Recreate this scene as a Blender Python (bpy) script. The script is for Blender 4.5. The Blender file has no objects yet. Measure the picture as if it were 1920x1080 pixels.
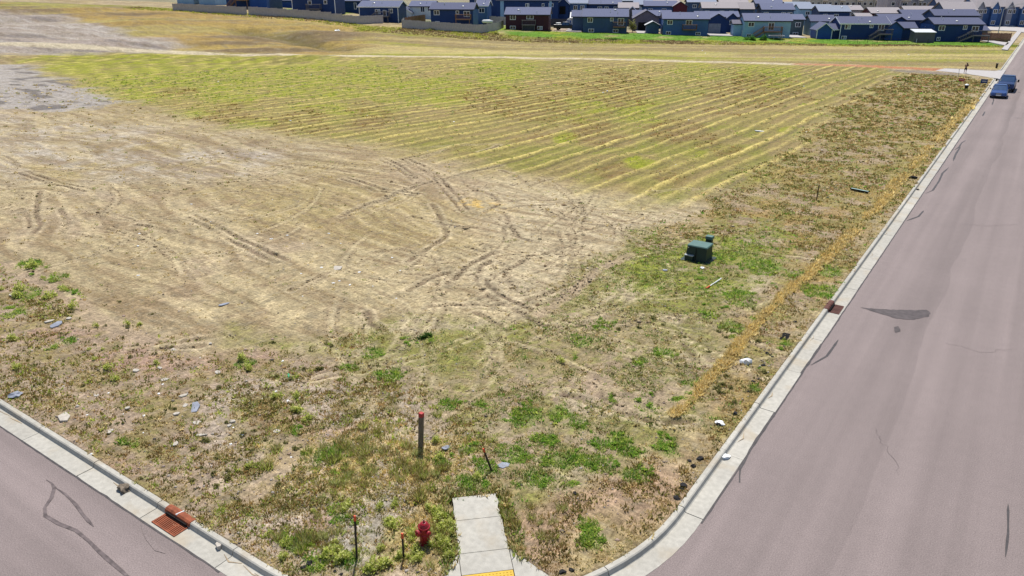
import bpy, bmesh, math, random
import numpy as np
from mathutils import Vector, Matrix
R = math.radians
random.seed(7)
rng = np.random.default_rng(11)
SC = bpy.context.scene
COL = SC.collection

# ------------------------------------------------------------------ camera, sky, sun, exposure
CAM_H = 12.4
PITCH, YAW = 22.1533, 34.3740
cam_d = bpy.data.cameras.new('camera')
cam = bpy.data.objects.new('camera', cam_d); COL.objects.link(cam)
cam.location = (0, 0, CAM_H)
cam.rotation_euler = (R(90 - PITCH), 0, R(YAW))
cam_d.sensor_width = 36; cam_d.lens = 26.25
cam_d.clip_start = .1; cam_d.clip_end = 9000
SC.camera = cam

SUN_EL, SUN_AZ = 63.0, -33.0          # azimuth clockwise from +Y, towards the sun
world = bpy.data.worlds.new('World'); SC.world = world; world.use_nodes = True
wn = world.node_tree.nodes; wl = world.node_tree.links
bg = wn['Background']
sky = wn.new('ShaderNodeTexSky'); sky.sky_type = 'NISHITA'; sky.sun_disc = False
sky.sun_elevation = R(SUN_EL); sky.sun_rotation = R(SUN_AZ)
sky.air_density = 1.0; sky.dust_density = .6; sky.ozone_density = 1.5
wl.new(sky.outputs[0], bg.inputs[0]); bg.inputs[1].default_value = .10
sd = bpy.data.lights.new('sun', 'SUN'); sd.energy = 5.0; sd.angle = R(.53); sd.color = (1, .95, .86)
sun = bpy.data.objects.new('sun', sd); COL.objects.link(sun)
sv = Vector((math.sin(R(SUN_AZ)) * math.cos(R(SUN_EL)), math.cos(R(SUN_AZ)) * math.cos(R(SUN_EL)), math.sin(R(SUN_EL))))
sun.rotation_euler = sv.to_track_quat('Z', 'Y').to_euler()
sun.location = (0, 40, 60)
vs = SC.view_settings
vs.view_transform = 'Standard'; vs.look = 'None'; vs.gamma = 1; vs.use_curve_mapping = False
vs.exposure = .10

# ------------------------------------------------------------------ helpers: photo point -> ground point
_f = 1400.; _th = R(PITCH); _yw = R(YAW)
_fw = np.array([-math.sin(_yw) * math.cos(_th), math.cos(_yw) * math.cos(_th), -math.sin(_th)])
_rt = np.array([math.cos(_yw), math.sin(_yw), 0]); _up = np.cross(_rt, _fw)
def G(x, y, z=0.12):
    d = _fw * _f + _rt * (x - 960) - _up * (y - 540)
    t = (z - CAM_H) / d[2]
    return (d[0] * t, d[1] * t)
def GP(pts, z=.12): return [G(x, y, z) for x, y in pts]
# row frame of the estate: a runs left along the row of houses, b towards the lot
RA = R(27.7)
RO = np.array([-13.6, 207.5]); RE = np.array([-math.cos(RA), -math.sin(RA)]); RN = np.array([math.sin(RA), -math.cos(RA)])
def row(a, b): q = RO + RE * a + RN * b; return (q[0], q[1])
def hit(px, py, b=0):
    q = np.array(G(px, py, 0)); t = (b + RO @ RN) / (q @ RN); P = q * t
    return float((P - RO) @ RE), CAM_H * (1 - t)

# ------------------------------------------------------------------ noise
def _h(ix, iy, s):
    n = (ix * 374761393 + iy * 668265263 + s * 974634777).astype(np.int64) & 0x7fffffff
    n = ((n ^ (n >> 13)) * 1274126177) & 0x7fffffff
    n = (n ^ (n >> 16)) & 0x7fffffff
    return (n & 0xffff) / 65535.0
def vn(x, y, s=0):
    x = np.asarray(x, float); y = np.asarray(y, float)
    ix = np.floor(x).astype(np.int64); iy = np.floor(y).astype(np.int64)
    fx = x - ix; fy = y - iy; fx = fx * fx * (3 - 2 * fx); fy = fy * fy * (3 - 2 * fy)
    a = _h(ix, iy, s); b = _h(ix + 1, iy, s); c = _h(ix, iy + 1, s); d = _h(ix + 1, iy + 1, s)
    return (a + (b - a) * fx) * (1 - fy) + (c + (d - c) * fx) * fy
def fbm(x, y, s=0, o=3):
    v = 0; w = .5; t = 0
    for k in range(o):
        v = v + w * vn(x * 2 ** k + 17.3 * k, y * 2 ** k - 9.1 * k, s + k); t += w; w *= .5
    return v / t
def sst(e0, e1, x):
    t = np.clip((x - e0) / (e1 - e0), 0, 1); return t * t * (3 - 2 * t)
def mixc(c, col, m): return c + (np.array(col) - c) * m[:, None]
def polydist(X, Y, pts, closed=True):
    """signed distance (inside positive) to polygon, or distance to a polyline, with arc length"""
    n = len(pts); D = np.full(X.shape, 1e9); S = np.zeros(X.shape); ins = np.zeros(X.shape, bool); acc = 0
    for i in range(n if closed else n - 1):
        ax, ay = pts[i]; bx, by = pts[(i + 1) % n]
        dx, dy = bx - ax, by - ay; L2 = dx * dx + dy * dy + 1e-9
        t = np.clip(((X - ax) * dx + (Y - ay) * dy) / L2, 0, 1)
        d = np.hypot(X - ax - t * dx, Y - ay - t * dy)
        if not closed:
            m = d < D; S[m] = (acc + t * math.sqrt(L2))[m]; acc += math.sqrt(L2)
        D = np.minimum(D, d)
        if closed:
            c = ((ay > Y) != (by > Y)) & (X < (bx - ax) * (Y - ay) / ((by - ay) if abs(by - ay) > 1e-9 else 1e-9) + ax)
            ins ^= c
    return np.where(ins, D, -D) if closed else (D, S)

# ------------------------------------------------------------------ mesh builder
class MB:
    def __init__(s): s.v = []; s.f = []
    def add(s, vs, fs):
        o = len(s.v); s.v += [tuple(v) for v in vs]; s.f += [tuple(i + o for i in f) for f in fs]; return s
    def box(s, x0, x1, y0, y1, z0, z1):
        return s.add([(x0, y0, z0), (x1, y0, z0), (x1, y1, z0), (x0, y1, z0), (x0, y0, z1), (x1, y0, z1), (x1, y1, z1), (x0, y1, z1)],
                     [(0, 3, 2, 1), (4, 5, 6, 7), (0, 1, 5, 4), (1, 2, 6, 5), (2, 3, 7, 6), (3, 0, 4, 7)])
    def hexa(s, p):
        return s.add(p, [(0, 3, 2, 1), (4, 5, 6, 7), (0, 1, 5, 4), (1, 2, 6, 5), (2, 3, 7, 6), (3, 0, 4, 7)])
    def lathe(s, prof, n=12, M=None):
        vs = []; fs = []
        for r, z in prof:
            for k in range(n):
                t = 2 * math.pi * k / n; p = Vector((r * math.cos(t), r * math.sin(t), z)); vs.append(M @ p if M else p)
        for i in range(len(prof) - 1):
            for k in range(n):
                fs.append((i * n + k, i * n + (k + 1) % n, (i + 1) * n + (k + 1) % n, (i + 1) * n + k))
        fs.append(tuple(reversed(range(n)))); fs.append(tuple((len(prof) - 1) * n + k for k in range(n)))
        return s.add(vs, fs)
    def bar(s, p, q, r, n=6, r2=None):
        p = Vector(p); q = Vector(q); d = q - p
        M = Matrix.Translation(p) @ d.to_track_quat('Z', 'Y').to_matrix().to_4x4()
        return s.lathe([(r, 0), (r if r2 is None else r2, d.length)], n, M)
    def loft(s, rings, cap=True):
        n = len(rings[0]); vs = [p for r in rings for p in r]; fs = []
        for i in range(len(rings) - 1):
            for k in range(n): fs.append((i * n + k, i * n + (k + 1) % n, (i + 1) * n + (k + 1) % n, (i + 1) * n + k))
        if cap: fs.append(tuple(reversed(range(n)))); fs.append(tuple((len(rings) - 1) * n + k for k in range(n)))
        return s.add(vs, fs)
    def prism(s, pts, z0, z1):
        n = len(pts)
        return s.add([(x, y, z0) for x, y in pts] + [(x, y, z1) for x, y in pts],
                     [tuple(reversed(range(n))), tuple(range(n, 2 * n))] + [(k, (k + 1) % n, n + (k + 1) % n, n + k) for k in range(n)])
    def mesh(s, name, mat, smooth=False, fix=True):
        me = bpy.data.meshes.new(name); me.from_pydata(s.v, [], s.f)
        if fix:
            bm = bmesh.new(); bm.from_mesh(me); bmesh.ops.recalc_face_normals(bm, faces=bm.faces); bm.to_mesh(me); bm.free()
        if mat: me.materials.append(mat)
        if smooth: me.polygons.foreach_set('use_smooth', [True] * len(me.polygons))
        return me
    def build(s, name, mat, parent=None, smooth=False, bevel=0, fix=True):
        return obj(name, s.mesh(name, mat, smooth, fix), parent, bevel)
def obj(name, me, parent=None, bevel=0):
    o = bpy.data.objects.new(name, me); COL.objects.link(o)
    if parent is not None: o.parent = parent
    if bevel:
        m = o.modifiers.new('bevel', 'BEVEL'); m.width = bevel; m.segments = 2; m.limit_method = 'ANGLE'; m.angle_limit = R(40)
    return o
def tag(o, label=None, cat=None, group=None, kind=None):
    if label: o['label'] = label
    if cat: o['category'] = cat
    if group: o['group'] = group
    if kind: o['kind'] = kind
    return o
def empty(name, loc=(0, 0, 0), rz=0, label=None, cat=None, group=None, kind=None):
    o = bpy.data.objects.new(name, None); COL.objects.link(o); o.location = loc; o.rotation_euler = (0, 0, rz)
    o.empty_display_size = .2
    return tag(o, label, cat, group, kind)
def kids(o): return [c for c in COL.objects if c.parent == o]
def copy_tree(o, parent=None):
    c = o.copy(); COL.objects.link(c); c.parent = parent
    for ch in list(o.children): copy_tree(ch, c)
    return c
def npmesh(name, V, F, col=None, mat=None, smooth=False, up=None):
    me = bpy.data.meshes.new(name); V = np.asarray(V, np.float32); F = np.asarray(F, np.int32); k = F.shape[1]
    me.vertices.add(len(V)); me.vertices.foreach_set('co', V.ravel())
    me.loops.add(F.size); me.loops.foreach_set('vertex_index', F.ravel())
    me.polygons.add(len(F)); me.polygons.foreach_set('loop_start', np.arange(len(F), dtype=np.int32) * k)
    me.polygons.foreach_set('loop_total', np.full(len(F), k, np.int32))
    if smooth: me.polygons.foreach_set('use_smooth', np.ones(len(F), bool))
    if col is not None:
        at = me.color_attributes.new('Col', 'FLOAT_COLOR', 'POINT')
        c = np.ones((len(V), 4), np.float32); c[:, :3] = col; at.data.foreach_set('color', c.ravel())
    me.update(calc_edges=True)
    if mat: me.materials.append(mat)
    if up is not None:
        me.polygons.foreach_set('use_smooth', np.ones(len(F), bool))
        me.normals_split_custom_set_from_vertices(up)
    return me

# ------------------------------------------------------------------ materials
def nt(name):
    m = bpy.data.materials.new(name); m.use_nodes = True
    return m, m.node_tree.nodes, m.node_tree.links, m.node_tree.nodes['Principled BSDF']
def noise_mul(n, l, scale, lo, hi, detail=4, coord=None, vec=None):
    t = n.new('ShaderNodeTexNoise'); t.inputs['Scale'].default_value = scale; t.inputs['Detail'].default_value = detail
    if vec is not None: l.new(vec, t.inputs['Vector'])
    r = n.new('ShaderNodeMapRange'); r.inputs[1].default_value = .3; r.inputs[2].default_value = .7; r.inputs[3].default_value = lo; r.inputs[4].default_value = hi
    l.new(t.outputs[0], r.inputs[0]); return r.outputs[0]
def mulcol(n, l, col, fac):
    m = n.new('ShaderNodeVectorMath'); m.operation = 'MULTIPLY'
    if isinstance(col, tuple): m.inputs[0].default_value = col
    else: l.new(col, m.inputs[0])
    c = n.new('ShaderNodeCombineXYZ')
    for i in range(3): l.new(fac, c.inputs[i])
    l.new(c.outputs[0], m.inputs[1]); return m.outputs[0]
def mat(name, col, rough=.7, metal=0, var=.15, scale=3., bump=0, bscale=20, spec=.3, coord='Object', stretch=None):
    m, n, l, p = nt(name)
    tc = n.new('ShaderNodeTexCoord'); vec = tc.outputs[coord]
    if stretch:
        mp = n.new('ShaderNodeMapping'); mp.inputs['Scale'].default_value = stretch; l.new(vec, mp.inputs[0]); vec = mp.outputs[0]
    f = noise_mul(n, l, scale, 1 - var, 1 + var, 5, vec=vec)
    l.new(mulcol(n, l, tuple(col), f), p.inputs['Base Color'])
    p.inputs['Roughness'].default_value = rough; p.inputs['Metallic'].default_value = metal
    p.inputs['Specular IOR Level'].default_value = spec
    if bump:
        t = n.new('ShaderNodeTexNoise'); t.inputs['Scale'].default_value = bscale; t.inputs['Detail'].default_value = 3; l.new(vec, t.inputs['Vector'])
        b = n.new('ShaderNodeBump'); b.inputs['Strength'].default_value = bump; b.inputs['Distance'].default_value = .02
        l.new(t.outputs[0], b.inputs['Height']); l.new(b.outputs[0], p.inputs['Normal'])
    return m
def attr_mat(name, rough=.9, fine=True, translucent=0, spec=.1):
    m, n, l, p = nt(name)
    a = n.new('ShaderNodeAttribute'); a.attribute_name = 'Col'
    c = a.outputs['Color']
    if fine:
        tc = n.new('ShaderNodeTexCoord'); v = tc.outputs['Object']
        f1 = noise_mul(n, l, 2.3, .86, 1.14, 6, vec=v); f2 = noise_mul(n, l, 11, .72, 1.28, 4, vec=v); f3 = noise_mul(n, l, 38, .75, 1.25, 2, vec=v)
        def stk(rot, sc):
            k = n.new('ShaderNodeMapping'); k.inputs['Rotation'].default_value = (0, 0, R(rot)); k.inputs['Scale'].default_value = sc; l.new(v, k.inputs[0]); return k.outputs[0]
        f4 = noise_mul(n, l, 1, .80, 1.2, 3, vec=stk(25, (16, 2.2, 4))); f5 = noise_mul(n, l, 1, .82, 1.18, 3, vec=stk(-52, (2.0, 14, 4)))
        for q in (f1, f2, f3, f4, f5): c = mulcol(n, l, c, q)
        t = n.new('ShaderNodeTexNoise'); t.inputs['Scale'].default_value = 9; t.inputs['Detail'].default_value = 8; t.inputs['Roughness'].default_value = .65; l.new(v, t.inputs['Vector'])
        b = n.new('ShaderNodeBump'); b.inputs['Strength'].default_value = .8; b.inputs['Distance'].default_value = .07
        l.new(t.outputs[0], b.inputs['Height']); l.new(b.outputs[0], p.inputs['Normal'])
    l.new(c, p.inputs['Base Color']); p.inputs['Roughness'].default_value = rough; p.inputs['Specular IOR Level'].default_value = spec
    if translucent:
        tr = n.new('ShaderNodeBsdfTranslucent'); l.new(c, tr.inputs[0]); mx = n.new('ShaderNodeMixShader'); mx.inputs[0].default_value = translucent
        l.new(p.outputs[0], mx.inputs[1]); l.new(tr.outputs[0], mx.inputs[2]); l.new(mx.outputs[0], n['Material Output'].inputs[0])
    return m
M = {}
M['ground'] = attr_mat('earth_and_grass')
M['blade'] = attr_mat('grass_blades', fine=False, translucent=.55)
M['stone'] = attr_mat('pebbles', fine=False)
def road_mat():
    m, n, l, p = nt('asphalt')
    tc = n.new('ShaderNodeTexCoord'); v = tc.outputs['Object']
    sx = n.new('ShaderNodeSeparateXYZ'); l.new(v, sx.inputs[0])
    def mp(scale):
        k = n.new('ShaderNodeMapping'); k.inputs['Scale'].default_value = scale; l.new(v, k.inputs[0]); return k.outputs[0]
    sel = n.new('ShaderNodeMapRange'); l.new(sx.outputs[0], sel.inputs[0])
    sel.inputs[1].default_value = -13; sel.inputs[2].default_value = -9; sel.inputs[3].default_value = 0; sel.inputs[4].default_value = 1
    ya = noise_mul(n, l, 1.0, .85, 1.12, 4, vec=mp((1.1, .022, 1))); xa = noise_mul(n, l, 1.0, .86, 1.14, 4, vec=mp((.03, 1.1, 1)))
    mx = n.new('ShaderNodeMix'); l.new(sel.outputs[0], mx.inputs[0]); l.new(xa, mx.inputs[2]); l.new(ya, mx.inputs[3])
    c = mulcol(n, l, (.228, .186, .180), mx.outputs[0])
    c = mulcol(n, l, c, noise_mul(n, l, .25, .96, 1.04, 4, vec=v))
    c = mulcol(n, l, c, noise_mul(n, l, 3, .97, 1.03, 5, vec=v))
    c = mulcol(n, l, c, noise_mul(n, l, 34, .74, 1.26, 3, vec=v))
    # worn band along the paving seam of the main road
    w = n.new('ShaderNodeTexNoise'); w.inputs['Scale'].default_value = .12; l.new(v, w.inputs['Vector'])
    ad = n.new('ShaderNodeMath'); ad.operation = 'MULTIPLY_ADD'; l.new(w.outputs[0], ad.inputs[0]); ad.inputs[1].default_value = 1.0; l.new(sx.outputs[0], ad.inputs[2])
    r1 = n.new('ShaderNodeMapRange'); r1.interpolation_type = 'SMOOTHSTEP'; l.new(ad.outputs[0], r1.inputs[0]); r1.inputs[1].default_value = -2.1; r1.inputs[2].default_value = -1.05; r1.inputs[3].default_value = 1; r1.inputs[4].default_value = .87
    r2 = n.new('ShaderNodeMapRange'); r2.interpolation_type = 'SMOOTHSTEP'; l.new(ad.outputs[0], r2.inputs[0]); r2.inputs[1].default_value = -.98; r2.inputs[2].default_value = -.9; r2.inputs[3].default_value = 0; r2.inputs[4].default_value = 1
    m2 = n.new('ShaderNodeMix'); l.new(r2.outputs[0], m2.inputs[0]); l.new(r1.outputs[0], m2.inputs[2]); m2.inputs[3].default_value = 1.0
    c = mulcol(n, l, c, m2.outputs[0])
    ay = n.new('ShaderNodeMath'); ay.operation = 'MULTIPLY_ADD'; l.new(w.outputs[0], ay.inputs[0]); ay.inputs[1].default_value = 1.4; l.new(sx.outputs[1], ay.inputs[2])
    r3 = n.new('ShaderNodeMapRange'); r3.interpolation_type = 'SMOOTHSTEP'; l.new(ay.outputs[0], r3.inputs[0]); r3.inputs[1].default_value = 4.9; r3.inputs[2].default_value = 5.7; r3.inputs[3].default_value = .84; r3.inputs[4].default_value = 1
    m3 = n.new('ShaderNodeMix'); l.new(sel.outputs[0], m3.inputs[0]); l.new(r3.outputs[0], m3.inputs[2]); m3.inputs[3].default_value = 1.0
    c = mulcol(n, l, c, m3.outputs[0])
    l.new(c, p.inputs['Base Color']); p.inputs['Roughness'].default_value = .85; p.inputs['Specular IOR Level'].default_value = .25
    t = n.new('ShaderNodeTexNoise'); t.inputs['Scale'].default_value = 70; l.new(v, t.inputs['Vector'])
    b = n.new('ShaderNodeBump'); b.inputs['Strength'].default_value = .5; b.inputs['Distance'].default_value = .01; l.new(t.outputs[0], b.inputs['Height']); l.new(b.outputs[0], p.inputs['Normal'])
    return m
M['road'] = road_mat()
def concrete_mat(name, col):
    m, n, l, p = nt(name)
    tc = n.new('ShaderNodeTexCoord'); v = tc.outputs['Object']
    c = mulcol(n, l, tuple(col), noise_mul(n, l, .7, .90, 1.08, 5, vec=v)); c = mulcol(n, l, c, noise_mul(n, l, 7, .87, 1.09, 5, vec=v)); c = mulcol(n, l, c, noise_mul(n, l, 80, .9, 1.1, 2, vec=v))
    oi = n.new('ShaderNodeObjectInfo'); r = n.new('ShaderNodeMapRange'); l.new(oi.outputs['Random'], r.inputs[0]); r.inputs[3].default_value = .93; r.inputs[4].default_value = 1.05
    c = mulcol(n, l, c, r.outputs[0])
    # silt washed over it in patches
    t = n.new('ShaderNodeTexNoise'); t.inputs['Scale'].default_value = .9; t.inputs['Detail'].default_value = 7; l.new(v, t.inputs['Vector'])
    s = n.new('ShaderNodeMapRange'); l.new(t.outputs[0], s.inputs[0]); s.inputs[1].default_value = .55; s.inputs[2].default_value = .72; s.inputs[3].default_value = 0; s.inputs[4].default_value = .7
    mx = n.new('ShaderNodeMix'); mx.data_type = 'RGBA'; l.new(s.outputs[0], mx.inputs[0]); l.new(c, mx.inputs[6]); mx.inputs[7].default_value = (.40, .33, .235, 1)
    l.new(mx.outputs[2], p.inputs['Base Color']); p.inputs['Roughness'].default_value = .85; p.inputs['Specular IOR Level'].default_value = .2
    return m
M['concrete'] = concrete_mat('concrete', (.44, .42, .375))
M['concrete_far'] = mat('pale_concrete', (.42, .395, .39), .85, var=.08)
M['tar'] = mat('tar', (.055, .048, .05), .6, var=.3, scale=6)
M['skid'] = mat('rubber_mark', (.125, .10, .10), .8, var=.45, scale=5)
M['oil'] = mat('damp_asphalt', (.085, .070, .072), .75, var=.3, scale=4)
M['rust'] = mat('rusty_iron', (.26, .075, .035), .8, var=.35, scale=9, bump=.4)
M['rustdark'] = mat('dark_rusty_iron', (.115, .045, .035), .8, var=.3, scale=9, bump=.4)
M['black'] = mat('black_plastic', (.012, .012, .014), .55, var=.3)
M['hole'] = mat('dark_pit', (.01, .009, .009), .9)  # near-black of seams and rims, also painted as shade in openings
M['yellow'] = mat('yellow_tactile_paint', (.62, .40, .05), .7, var=.12)
M['red'] = mat('hydrant_red_paint', (.30, .006, .016), .42, var=.22, scale=8, spec=.5)
M['boxgreen'] = mat('dark_green_enamel', (.010, .030, .027), .5, var=.2, scale=3, spec=.4)
M['wood_grey'] = mat('weathered_wood', (.17, .135, .10), .85, var=.3, scale=5, stretch=(4, 4, .6), bump=.3)
M['wood_dark'] = mat('dark_weathered_wood', (.045, .034, .026), .85, var=.3, scale=6)
M['orange'] = mat('orange_paint', (.62, .10, .04), .6, var=.15)
M['redpaint'] = mat('red_paint', (.42, .05, .05), .6, var=.2)
M['white'] = mat('white_paint', (.78, .78, .76), .6, var=.06)
M['whiteplastic'] = mat('white_plastic', (.78, .79, .8), .45, var=.08, scale=12)
M['bluegrey'] = mat('blue_grey_sheet', (.25, .27, .33), .6, var=.2)
M['slabstone'] = mat('broken_concrete', (.44, .40, .35), .9, var=.18, scale=8, bump=.5)
M['darkstone'] = mat('dark_stone', (.09, .08, .08), .9, var=.3, bump=.5)
M['fabric'] = mat('black_silt_fabric', (.014, .013, .015), .8, var=.4, scale=7)
M['greenbottle'] = mat('green_glass', (.03, .32, .13), .2, var=.1, spec=.6)
M['steel'] = mat('galvanised_steel', (.52, .53, .54), .45, .3, var=.08)
# houses
SIDING = dict(navy=(.020, .060, .190), deep=(.014, .046, .165), blue=(.060, .135, .330), slate=(.050, .095, .200), sky=(.27, .45, .66), maroon=(.060, .019, .036), redwall=(.12, .022, .034),
              white=(.66, .72, .78), grey=(.26, .28, .36), greengrey=(.075, .115, .135), mauve=(.15, .14, .19), cream=(.52, .50, .46), lilac=(.38, .36, .43), bright=(.020, .080, .300), charcoal=(.12, .115, .145), tan=(.42, .36, .30))
def siding(name, col):
    m, n, l, p = nt(name + '_lap_siding')
    tc = n.new('ShaderNodeTexCoord'); v = tc.outputs['Object']
    c = mulcol(n, l, col, noise_mul(n, l, .6, .9, 1.1, 4, vec=v)); c = mulcol(n, l, c, noise_mul(n, l, 6, .92, 1.08, 3, vec=v))
    w = n.new('ShaderNodeTexWave'); w.wave_type = 'BANDS'; w.bands_direction = 'Z'; w.wave_profile = 'SAW'; w.inputs['Scale'].default_value = 2.2; l.new(v, w.inputs['Vector'])
    b = n.new('ShaderNodeBump'); b.inputs['Strength'].default_value = .6; b.inputs['Distance'].default_value = .03; l.new(w.outputs[0], b.inputs['Height']); l.new(b.outputs[0], p.inputs['Normal'])
    l.new(c, p.inputs['Base Color']); p.inputs['Roughness'].default_value = .65; p.inputs['Specular IOR Level'].default_value = .3
    return m
WALL = {k: siding(k, c) for k, c in SIDING.items()}
ROOF = dict(blue=mat('blue_grey_shingles', (.120, .136, .225), .9, var=.16, scale=5, bump=.6, bscale=9), dark=mat('dark_shingles', (.092, .103, .178), .9, var=.16, scale=5, bump=.6, bscale=9),
            tan=mat('tan_shingles', (.33, .30, .315), .9, var=.12, scale=5, bump=.5, bscale=9), pale=mat('pale_shingles', (.24, .275, .36), .9, var=.12, scale=5, bump=.5, bscale=9),
            white=mat('white_metal_roof', (.62, .64, .66), .5, var=.06), mauve=mat('mauve_shingles', (.15, .145, .19), .9, var=.14, scale=5, bump=.5, bscale=9))
M['trim'] = mat('white_trim', (.82, .84, .88), .6, var=.05)
M['darktrim'] = mat('dark_trim', (.03, .035, .055), .6, var=.1)
m, n, l, p = nt('window_glass'); p.inputs['Base Color'].default_value = (.02, .028, .045, 1); p.inputs['Roughness'].default_value = .08; p.inputs['Specular IOR Level'].default_value = .6; M['glass'] = m
M['blind'] = mat('window_blind', (.34, .38, .42), .6, var=.1)
M['deck'] = mat('deck_wood', (.20, .115, .075), .8, var=.25, scale=5, stretch=(1, 6, 6))
M['deckgrey'] = mat('grey_deck_wood', (.12, .115, .13), .8, var=.25, scale=5)
M['fencewood'] = mat('grey_fence_wood', (.45, .42, .43), .85, var=.3, scale=4, stretch=(5, 5, .5))
M['fencebrown'] = mat('brown_fence_wood', (.22, .12, .085), .85, var=.3, scale=4, stretch=(5, 5, .5))
M['fencedark'] = mat('dark_fence_wood', (.055, .055, .07), .85, var=.3, scale=4, stretch=(5, 5, .5))

# ------------------------------------------------------------------ terrain
CX, CY, CR = -5.25, 7.9, 7.0                       # back of kerb lines and the corner radius
ZA = [-60, 0, 10, 20, 30, 47, 65, 84, 103, 121, 140, 150, 161, 175, 200, 240, 300, 500]
ZZ = [0, .0, .02, .3, .35, .65, 1.0, 1.45, 1.85, 2.8, 3.7, 5.2, 5.85, 6.6, 7.6, 8.7, 9.3, 9.6]
def rowab(X, Y):
    dx = X - RO[0]; dy = Y - RO[1]
    return dx * RE[0] + dy * RE[1], dx * RN[0] + dy * RN[1]
def hill(X, Y):
    a, b = rowab(X, Y)
    zr = np.interp(a, ZA, ZZ); w = np.interp(a, [0, 100, 150, 220], [26, 30, 58, 105])
    t = np.clip(b / w, 0, 1)
    z = zr * (1 - t * t * (3 - 2 * t))
    # shallow swale cut in the bank on the left
    d, s = polydist(X, Y, SWALE, False)
    return z - 1.3 * np.exp(-(d / 3.4) ** 2) * (zr > 2)
def GT(px, py):
    d = _fw * _f + _rt * (px - 960) - _up * (py - 540); d = d / math.hypot(d[0], d[1])
    r = np.linspace(8, 420, 2600); zz = CAM_H + d[2] * r; h = hill(r * d[0], r * d[1]) + .12
    k = int(np.argmax(zz < h)) if (zz < h).any() else len(r) - 1
    return (d[0] * r[k], d[1] * r[k])
SWALE = [row(160, 30), row(148, 33), row(137, 40)]
def lotd(X, Y):
    px = X - (CX - CR); py = (CY + CR) - Y
    return np.where((px > 0) & (py > 0), CR - np.hypot(px, py), np.minimum(CX - X, Y - CY))
WALK_A, WALK_B = np.array([-9.75, 12.5]), np.array([-7.35, 10.0])       # sidewalk centre line
_wd = (WALK_B - WALK_A) / np.linalg.norm(WALK_B - WALK_A); _wn = np.array([-_wd[1], _wd[0]])
def walkmask(X, Y):
    dx = X - WALK_A[0]; dy = Y - WALK_A[1]; u = dx * _wd[0] + dy * _wd[1]; v = np.abs(dx * _wn[0] + dy * _wn[1])
    return (u > -.02) & (v < .62 + .7 * sst(2.0, 3.2, u)) & (u < 4)
DRIVE = [(-4.5, 127.2), (-5.6, 128.6), (-8, 131.2), (-11.2, 133.2), (-13.4, 134.4), (-12.6, 138.6), (-5.9, 138.7), (-4.5, 141.5)]

def ppx(*p): return GP(p)
z2 = lambda *p: GP([(900 + x / 3.2, 120 + y / 3.2) for x, y in p])
z5 = lambda *p: GP([(640 + x / 3., 300 + y / 3.) for x, y in p])
z6 = lambda *p: GP([(x / 3.6, y / 3.6) for x, y in p])
zl = lambda *p: GP([(x / 3., 280 + y / 3.) for x, y in p])
zr = lambda *p: GP([(1000 + x / 3.6, 560 + y / 3.6) for x, y in p])
zb = lambda *p: GP([(700 + x / 3., 720 + y / 3.) for x, y in p])
ZONES = dict(
    field=ppx((0, 106), (60, 122), (180, 163), (300, 205), (420, 236), (560, 258), (650, 264), (760, 288), (900, 318), (1000, 336), (1080, 352), (1200, 386), (1330, 380), (1440, 335), (1540, 240), (1640, 160), (1700, 132), (1600, 124), (1300, 116), (960, 109), (640, 106), (330, 103), (150, 102)),
    greytl=ppx((-40, 118), (60, 124), (150, 160), (250, 190), (180, 205), (0, 205), (-60, 200)),
    bare=ppx((900, 345), (1100, 352), (1350, 385), (1390, 405), (1230, 440), (1120, 490), (1040, 540), (980, 600), (900, 560), (960, 470), (930, 400)),
    paleft=ppx((-40, 210), (300, 240), (560, 290), (480, 330), (200, 350), (-40, 330)),
    vergel=ppx((-200, 440), (0, 490), (130, 575), (260, 640), (420, 660), (600, 640), (700, 655), (830, 720), (900, 800), (830, 900), (850, 1000), (830, 1090), (600, 1090), (300, 1000), (-300, 720)),
    mid=ppx((430, 600), (600, 640), (760, 600), (960, 590), (1050, 540), (1130, 480), (1230, 440), (1400, 400), (1480, 440), (1450, 560), (1330, 650), (1250, 760), (1100, 900), (960, 960), (850, 900), (880, 790), (800, 700), (600, 670)),
    verger=ppx((1230, 470), (1390, 345), (1520, 250), (1620, 170), (1700, 135), (1800, 140), (1850, 160), (1835, 190), (1700, 385), (1540, 585), (1460, 710), (1330, 850), (1240, 790), (1330, 700), (1440, 590), (1480, 480), (1420, 430)),
    greenbox=ppx((1250, 440), (1420, 410), (1520, 440), (1400, 500), (1360, 560), (1280, 540), (1190, 560), (1170, 500)),
    cornerdirt=ppx((940, 940), (1150, 900), (1290, 880), (1250, 950), (1100, 1075), (990, 1075)),
    cracked=ppx((620, 950), (740, 940), (770, 1010), (740, 1040), (640, 1045), (590, 1000)),
)
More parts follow.
